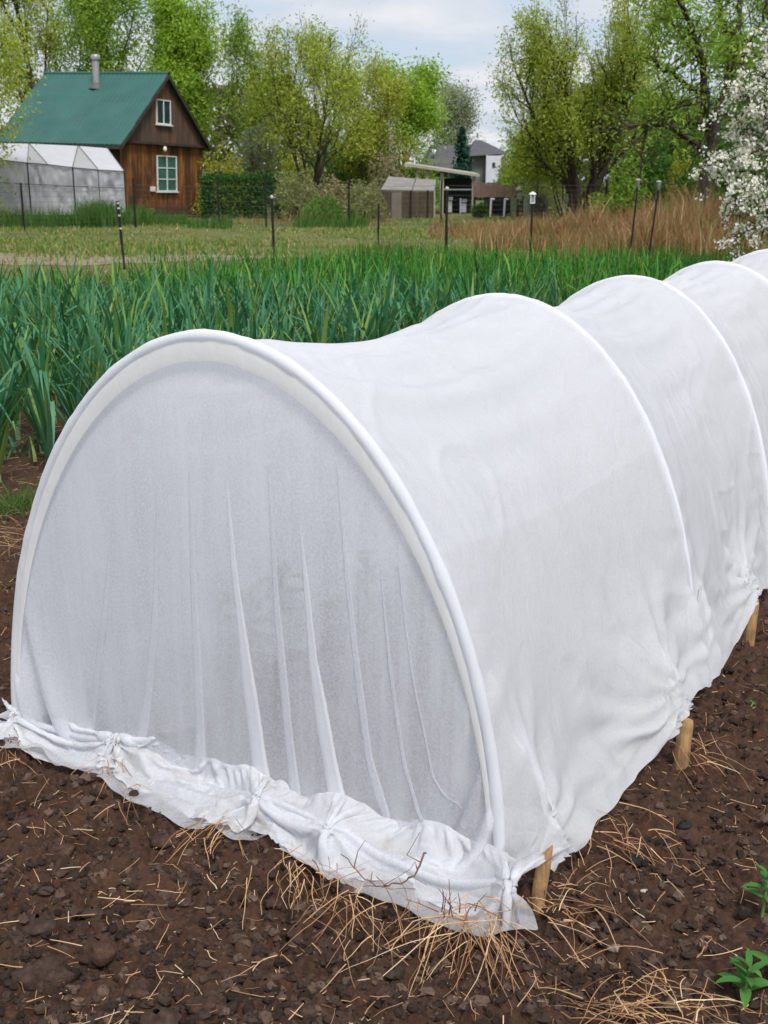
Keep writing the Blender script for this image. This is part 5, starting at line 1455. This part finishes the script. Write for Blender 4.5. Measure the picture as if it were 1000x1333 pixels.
YP = 50.0; s_ = YP * CP / F
M_beam = plain_mat('pale_timber', (.38, .35, .28), .8, .2, 5); M_dark = plain_mat('dark_fill', (.020, .026, .028), .85, .4, 6)
sh = thing('open_shelter', 'open garden shelter with a flat pale sloping roof', 'shelter', (X(580), YP, 0))
P_ = np.array([(X(526), YP - .3, Z(214)), (X(624), YP - .3, Z(228)), (X(622), YP + 2.0, Z(225)), (X(530), YP + 2.0, Z(212))])
obj('roof', *slab(P_, .10), M_beam, sh)
for px, w_, yt in ((543, .09, 219), (556, .12, 221), (575.5, .14, 224), (617, .13, 229)): obj('post', *box2((X(px) - w_ / 2, YP - .1, -.1), (X(px) + w_ / 2, YP + w_ - .1, Z(yt))), M_beam, sh)
obj('shade_panel', *box2((X(578), YP + .9, -.1), (X(616), YP + .96, Z(231))), M_dark, sh)  # near black sheet standing in for the shaded interior
obj('rail', *box2((X(577.5), YP - .08, Z(246)), (X(615.5), YP - .03, Z(244.4))), M_metal, sh)
r = np.random.default_rng(8)
for (px, py, w_, h_, lab, col) in ((586, 270, .22, .5, 'pale folded garden chair leaning in the dark shelter', (.45, .45, .45)), (604, 272, .28, .42, 'light grey crate standing at the shelter post', (.36, .38, .42))):
    x0 = X(px); zz = .06
    single('garden_clutter', lab, 'clutter', *cat([box((x0, YP + .4, zz + h_ / 2), (w_, .3, h_)), box((x0 + .05, YP + .25, zz + h_ + .06), (w_ * .8, .1, .12)), box((x0 - w_ * .4, YP + .3, zz + h_ * .6), (.05, .4, h_ * 1.5))]), plain_mat('clutter', col, .7, .2, 9))

YS = 46.0; s_ = YS * CP / F
M_mesh = film('brown_mesh', (.15, .105, .08), .3, .30, .8, .35); M_shroof = plain_mat('weathered_sheet', (.23, .215, .195), .75, .22, 3)
sd_ = thing('old_greenhouse', 'old low greenhouse with brownish walls and grey sheet roof', 'greenhouse', (X(535), YS, 0))
c4 = lambda px, py, dy: np.array([(px - 500) / F * (YS + dy) * CP, YS + dy, HC + (229 - py) / F * (YS + dy) * CP])
obj('roof', *slab(np.array([c4(496, 246, 0), c4(536, 247, 0), c4(541, 232.5, 1.6), c4(506, 229.5, 1.6)]), .05), M_shroof, sd_)
obj('roof', *slab(np.array([c4(537, 247, 0), c4(566, 247.5, 0), c4(568, 233.5, 1.6), c4(542, 232.5, 1.6)]), .05), M_shroof, sd_)
zt = Z(246)
obj('wall', *box2((X(497), YS, -.1), (X(534), YS + .04, zt - .06)), M_mesh, sd_)
obj('wall', *box2((X(536), YS + .001, -.1), (X(566), YS + .04, zt - .06)), M_mesh, sd_)
obj('wall', *box2((X(497), YS + .041, -.1), (X(498.3), YS + 1.6, zt - .03)), M_mesh, sd_)
obj('door', *box2((X(510), YS - .03, -.1), (X(523), YS - .002, zt - .08)), film('door_sheet', (.26, .22, .19), .2, .12), sd_)
for px in (497, 535, 557, 566): obj('post', *tube(np.array([(X(px), YS - .05, -.1), (X(px), YS - .05, zt)]), .035, 6), M_post if px != 566 else M_beam, sd_)

YF = 47.0; s_ = YF * CP / F
M_fb = plain_mat('fence_board', (.20, .130, .10), .9, .3, 5)
bf = thing('board_fence', 'dark brown raised board fence beside the open shelter', 'board fence', (X(644), YF, 0))
bs = []
for k in range(15):
    x0 = X(616 + k * 3.75); ztop = Z(235.5 + .06 * k * 3 + r.uniform(-1, 1)) - (.10 if k > 9 else 0); bs.append(box2((x0, YF, Z(255)), (x0 + 3.5 * s_, YF + .03, ztop)))
obj('board_panel', *cat(bs), M_fb, bf)
for px in (617, 634, 656): obj('post', *box2((X(px), YF + .031, -.1), (X(px) + .1, YF + .13, Z(240))), M_post, bf)
obj('panel', *box2((X(632), YF + .5, 0), (X(668), YF + .54, Z(254))), M_dark, bf)  # dark sheet in place of the shade behind and below the boards
for px, lab in ((639, 'white thin pipe standing under the board fence by the bush'), (657, 'second white pipe under the board fence by the pale post')):
    single('white_pipe', lab, 'pipe', *cat([tube(np.array([(X(px), YF - .1, -.05), (X(px) + .03, YF - .1, Z(256))]), .04, 8), tube(np.array([(X(px) + .03, YF - .1, Z(257)), (X(px) + .16, YF - .1, Z(257.5))]), .035, 8)]), M_white, (X(px), YF - .1, 0))
single('green_post', 'pale green wide post standing at the end of the board fence', 'post', *cat([box2((X(664), YF - .7, -.1), (X(671), YF - .55, Z(257))), box2((X(663.6), YF - .72, Z(257)), (X(671.4), YF - .53, Z(256)))]), plain_mat('pale_green', (.24, .27, .17), .8, .25, 6), (X(667.5), YF - .6, 0))
ow = thing('outhouse', 'narrow dark outhouse with a small white gable by the fence', 'outhouse', (X(679), YF + 1, 0))
obj('wall', *box2((X(673), YF + .6, -.1), (X(685), YF + 1.4, Z(236))), plain_mat('outhouse_wall', (.05, .045, .042), .9, .3, 6), ow)
V = np.array([(X(672), YF + .5, Z(236)), (X(686), YF + .5, Z(236)), (X(686), YF + 1.5, Z(236)), (X(672), YF + 1.5, Z(236)), (X(673), YF + .5, Z(231)), (X(686), YF + .5, Z(231.5)), (X(686), YF + 1.5, Z(231.5)), (X(673), YF + 1.5, Z(231))])
obj('roof', V, BOXF.copy(), M_slate, ow)
V = np.array([(X(673.5), YF + .55, Z(246)), (X(684.5), YF + .55, Z(246)), (X(679.5), YF + .55, Z(237)), (X(673.5), YF + .598, Z(246)), (X(684.5), YF + .598, Z(246)), (X(679.5), YF + .598, Z(237))])
obj('gable', V, [[0, 1, 2], [5, 4, 3], [0, 3, 4, 1], [1, 4, 5, 2], [2, 5, 3, 0]], M_wpanel, ow)
obj('window', *box2((X(676), YF + .57, Z(258)), (X(683), YF + .597, Z(250))), plain_mat('grey_pane', (.25, .26, .27), .3, .2, 5), ow)

YA = 44.0; s_ = YA * CP / F
M_arch = plain_mat('arched_sheet', (.30, .28, .26), .8, .25, 4)
ah = thing('arched_shed', 'little grey shed with an arched roof below the willow', 'shed', (X(702), YA, 0))
t_ = np.linspace(0, PI, 15); zc = Z(262)
arc = np.array([(X(702) - math.cos(a) * 13 * s_, zc + math.sin(a) * 11.5 * s_) for a in t_])
arc = np.concatenate([[(arc[0, 0], -.1)], arc, [(arc[-1, 0], -.1)]])
V = np.concatenate([np.c_[arc[:, 0], np.full(len(arc), YA), arc[:, 1]], np.c_[arc[:, 0], np.full(len(arc), YA + 1.5), arc[:, 1]]]); n = len(arc)
obj('shell', V, [list(range(n)), list(range(2 * n - 1, n - 1, -1))] + [[i, i + n, i + n + 1, i + 1] for i in range(n - 1)], M_arch, ah)
V2 = V.copy(); V2[:n, 1] = YA - .03; V2[n:, 1] = YA - .002; V2[:, 0] = X(702) + (V2[:, 0] - X(702)) * .72; V2[:, 2] = np.where(V2[:, 2] > 0, V2[:, 2] * .86, V2[:, 2])
obj('door', V2, [list(range(n)), list(range(2 * n - 1, n - 1, -1))] + [[i, i + n, i + n + 1, i + 1] for i in range(n - 1)], plain_mat('arched_door', (.115, .10, .09), .85, .3, 5), ah)
nb = thing('nest_box', 'small pale box with dark front on a stub by the willow trunk', 'box', (X(733), YA - 1, 0))
obj('body', *box2((X(729), YA - 1.2, Z(273)), (X(737), YA - .9, Z(259))), M_wpanel, nb)
obj('front', *box2((X(730.5), YA - 1.23, Z(271)), (X(735.5), YA - 1.202, Z(261.5))), M_dark, nb)
obj('lid', *slab(np.array([(X(728), YA - 1.3, Z(259)), (X(738), YA - 1.3, Z(259)), (X(738), YA - .8, Z(257)), (X(728), YA - .8, Z(257))]), .04), M_arch, nb)
obj('leg', *tube(np.array([(X(733), YA - 1.05, -.1), (X(733), YA - 1.05, Z(273))]), .04, 6), M_post, nb)
# ================================================================== LIGHT
SUN_EL, SUN_AZ = R(57), R(160)        # azimuth measured from +Y towards +X
w = bpy.data.worlds.new("World"); scene.world = w; w.use_nodes = True
nt = w.node_tree; nt.nodes.clear()
def wn(t, **k):
    nd = nt.nodes.new('ShaderNode' + t)
    for a, b in k.items(): setattr(nd, a, b)
    return nd
sky = wn('TexSky', sky_type='NISHITA', sun_disc=False, sun_elevation=SUN_EL, sun_rotation=SUN_AZ, air_density=1.0, dust_density=2.0, ozone_density=1.0)
tc = wn('TexCoord'); sep = wn('SeparateXYZ'); nt.links.new(tc.outputs['Generated'], sep.inputs[0])
# cloud layer: directions projected on a flat deck above
mx = wn('Math', operation='MAXIMUM'); mx.inputs[1].default_value = 0.0; nt.links.new(sep.outputs[2], mx.inputs[0])
ad = wn('Math', operation='ADD'); ad.inputs[1].default_value = .10; nt.links.new(mx.outputs[0], ad.inputs[0])
cmb = wn('CombineXYZ')
for k in (0, 1):
    dv = wn('Math', operation='DIVIDE'); nt.links.new(sep.outputs[k], dv.inputs[0]); nt.links.new(ad.outputs[0], dv.inputs[1]); nt.links.new(dv.outputs[0], cmb.inputs[k])
nz = wn('TexNoise'); nz.inputs['Scale'].default_value = 1.05; nz.inputs['Detail'].default_value = 7; nz.inputs['Roughness'].default_value = .55; nz.inputs['Distortion'].default_value = .4
nt.links.new(cmb.outputs[0], nz.inputs['Vector'])
cov = wn('ValToRGB'); cov.color_ramp.elements[0].position = .30; cov.color_ramp.elements[0].color = (.45, .45, .45, 1)
cov.color_ramp.elements[1].position = .52; cov.color_ramp.elements[1].color = (1, 1, 1, 1)
nt.links.new(nz.outputs['Fac'], cov.inputs[0])
shade = wn('ValToRGB'); e = shade.color_ramp.elements
e[0].position = .38; e[0].color = (CLOUD_A * .70, CLOUD_A * .81, CLOUD_A * 1.0, 1); e[1].position = .62; e[1].color = (CLOUD_A * 1.12, CLOUD_A * 1.15, CLOUD_A * 1.19, 1)
nt.links.new(nz.outputs['Fac'], shade.inputs[0])
mixc = wn('Mix', data_type='RGBA'); nt.links.new(cov.outputs[0], mixc.inputs[0]); nt.links.new(sky.outputs[0], mixc.inputs[6])
sc_ = wn('Mix', data_type='RGBA', blend_type='MULTIPLY'); sc_.inputs[0].default_value = 1.0
nt.links.new(shade.outputs[0], sc_.inputs[6]); sc_.inputs[7].default_value = (1, 1, 1, 1)
nt.links.new(sc_.outputs[2], mixc.inputs[7])
bg = wn('Background'); bg.inputs[1].default_value = .10
nt.links.new(mixc.outputs[2], bg.inputs[0])
wo = wn('OutputWorld'); nt.links.new(bg.outputs[0], wo.inputs[0])
sd = bpy.data.lights.new('sun', 'SUN'); sd.energy = SUN_E; sd.angle = R(18); sd.color = (1, .975, .945)
sun = bpy.data.objects.new('sun', sd); COL.objects.link(sun)
dv = Vector((math.sin(SUN_AZ) * math.cos(SUN_EL), math.cos(SUN_AZ) * math.cos(SUN_EL), math.sin(SUN_EL)))
sun.rotation_euler = dv.to_track_quat('Z', 'Y').to_euler()
sun.location = (20, 8, 30)
vs = scene.view_settings; vs.view_transform = 'Standard'; vs.look = 'None'; vs.exposure = EXPO; vs.gamma = 1; vs.use_curve_mapping = False
scene.render.engine = 'CYCLES'
cy = scene.cycles
cy.max_bounces = 12; cy.diffuse_bounces = 9; cy.glossy_bounces = 2; cy.transmission_bounces = 6; cy.transparent_max_bounces = 12
cy.use_denoising = True; cy.caustics_reflective = False; cy.caustics_refractive = False
cy.sample_clamp_indirect = 6
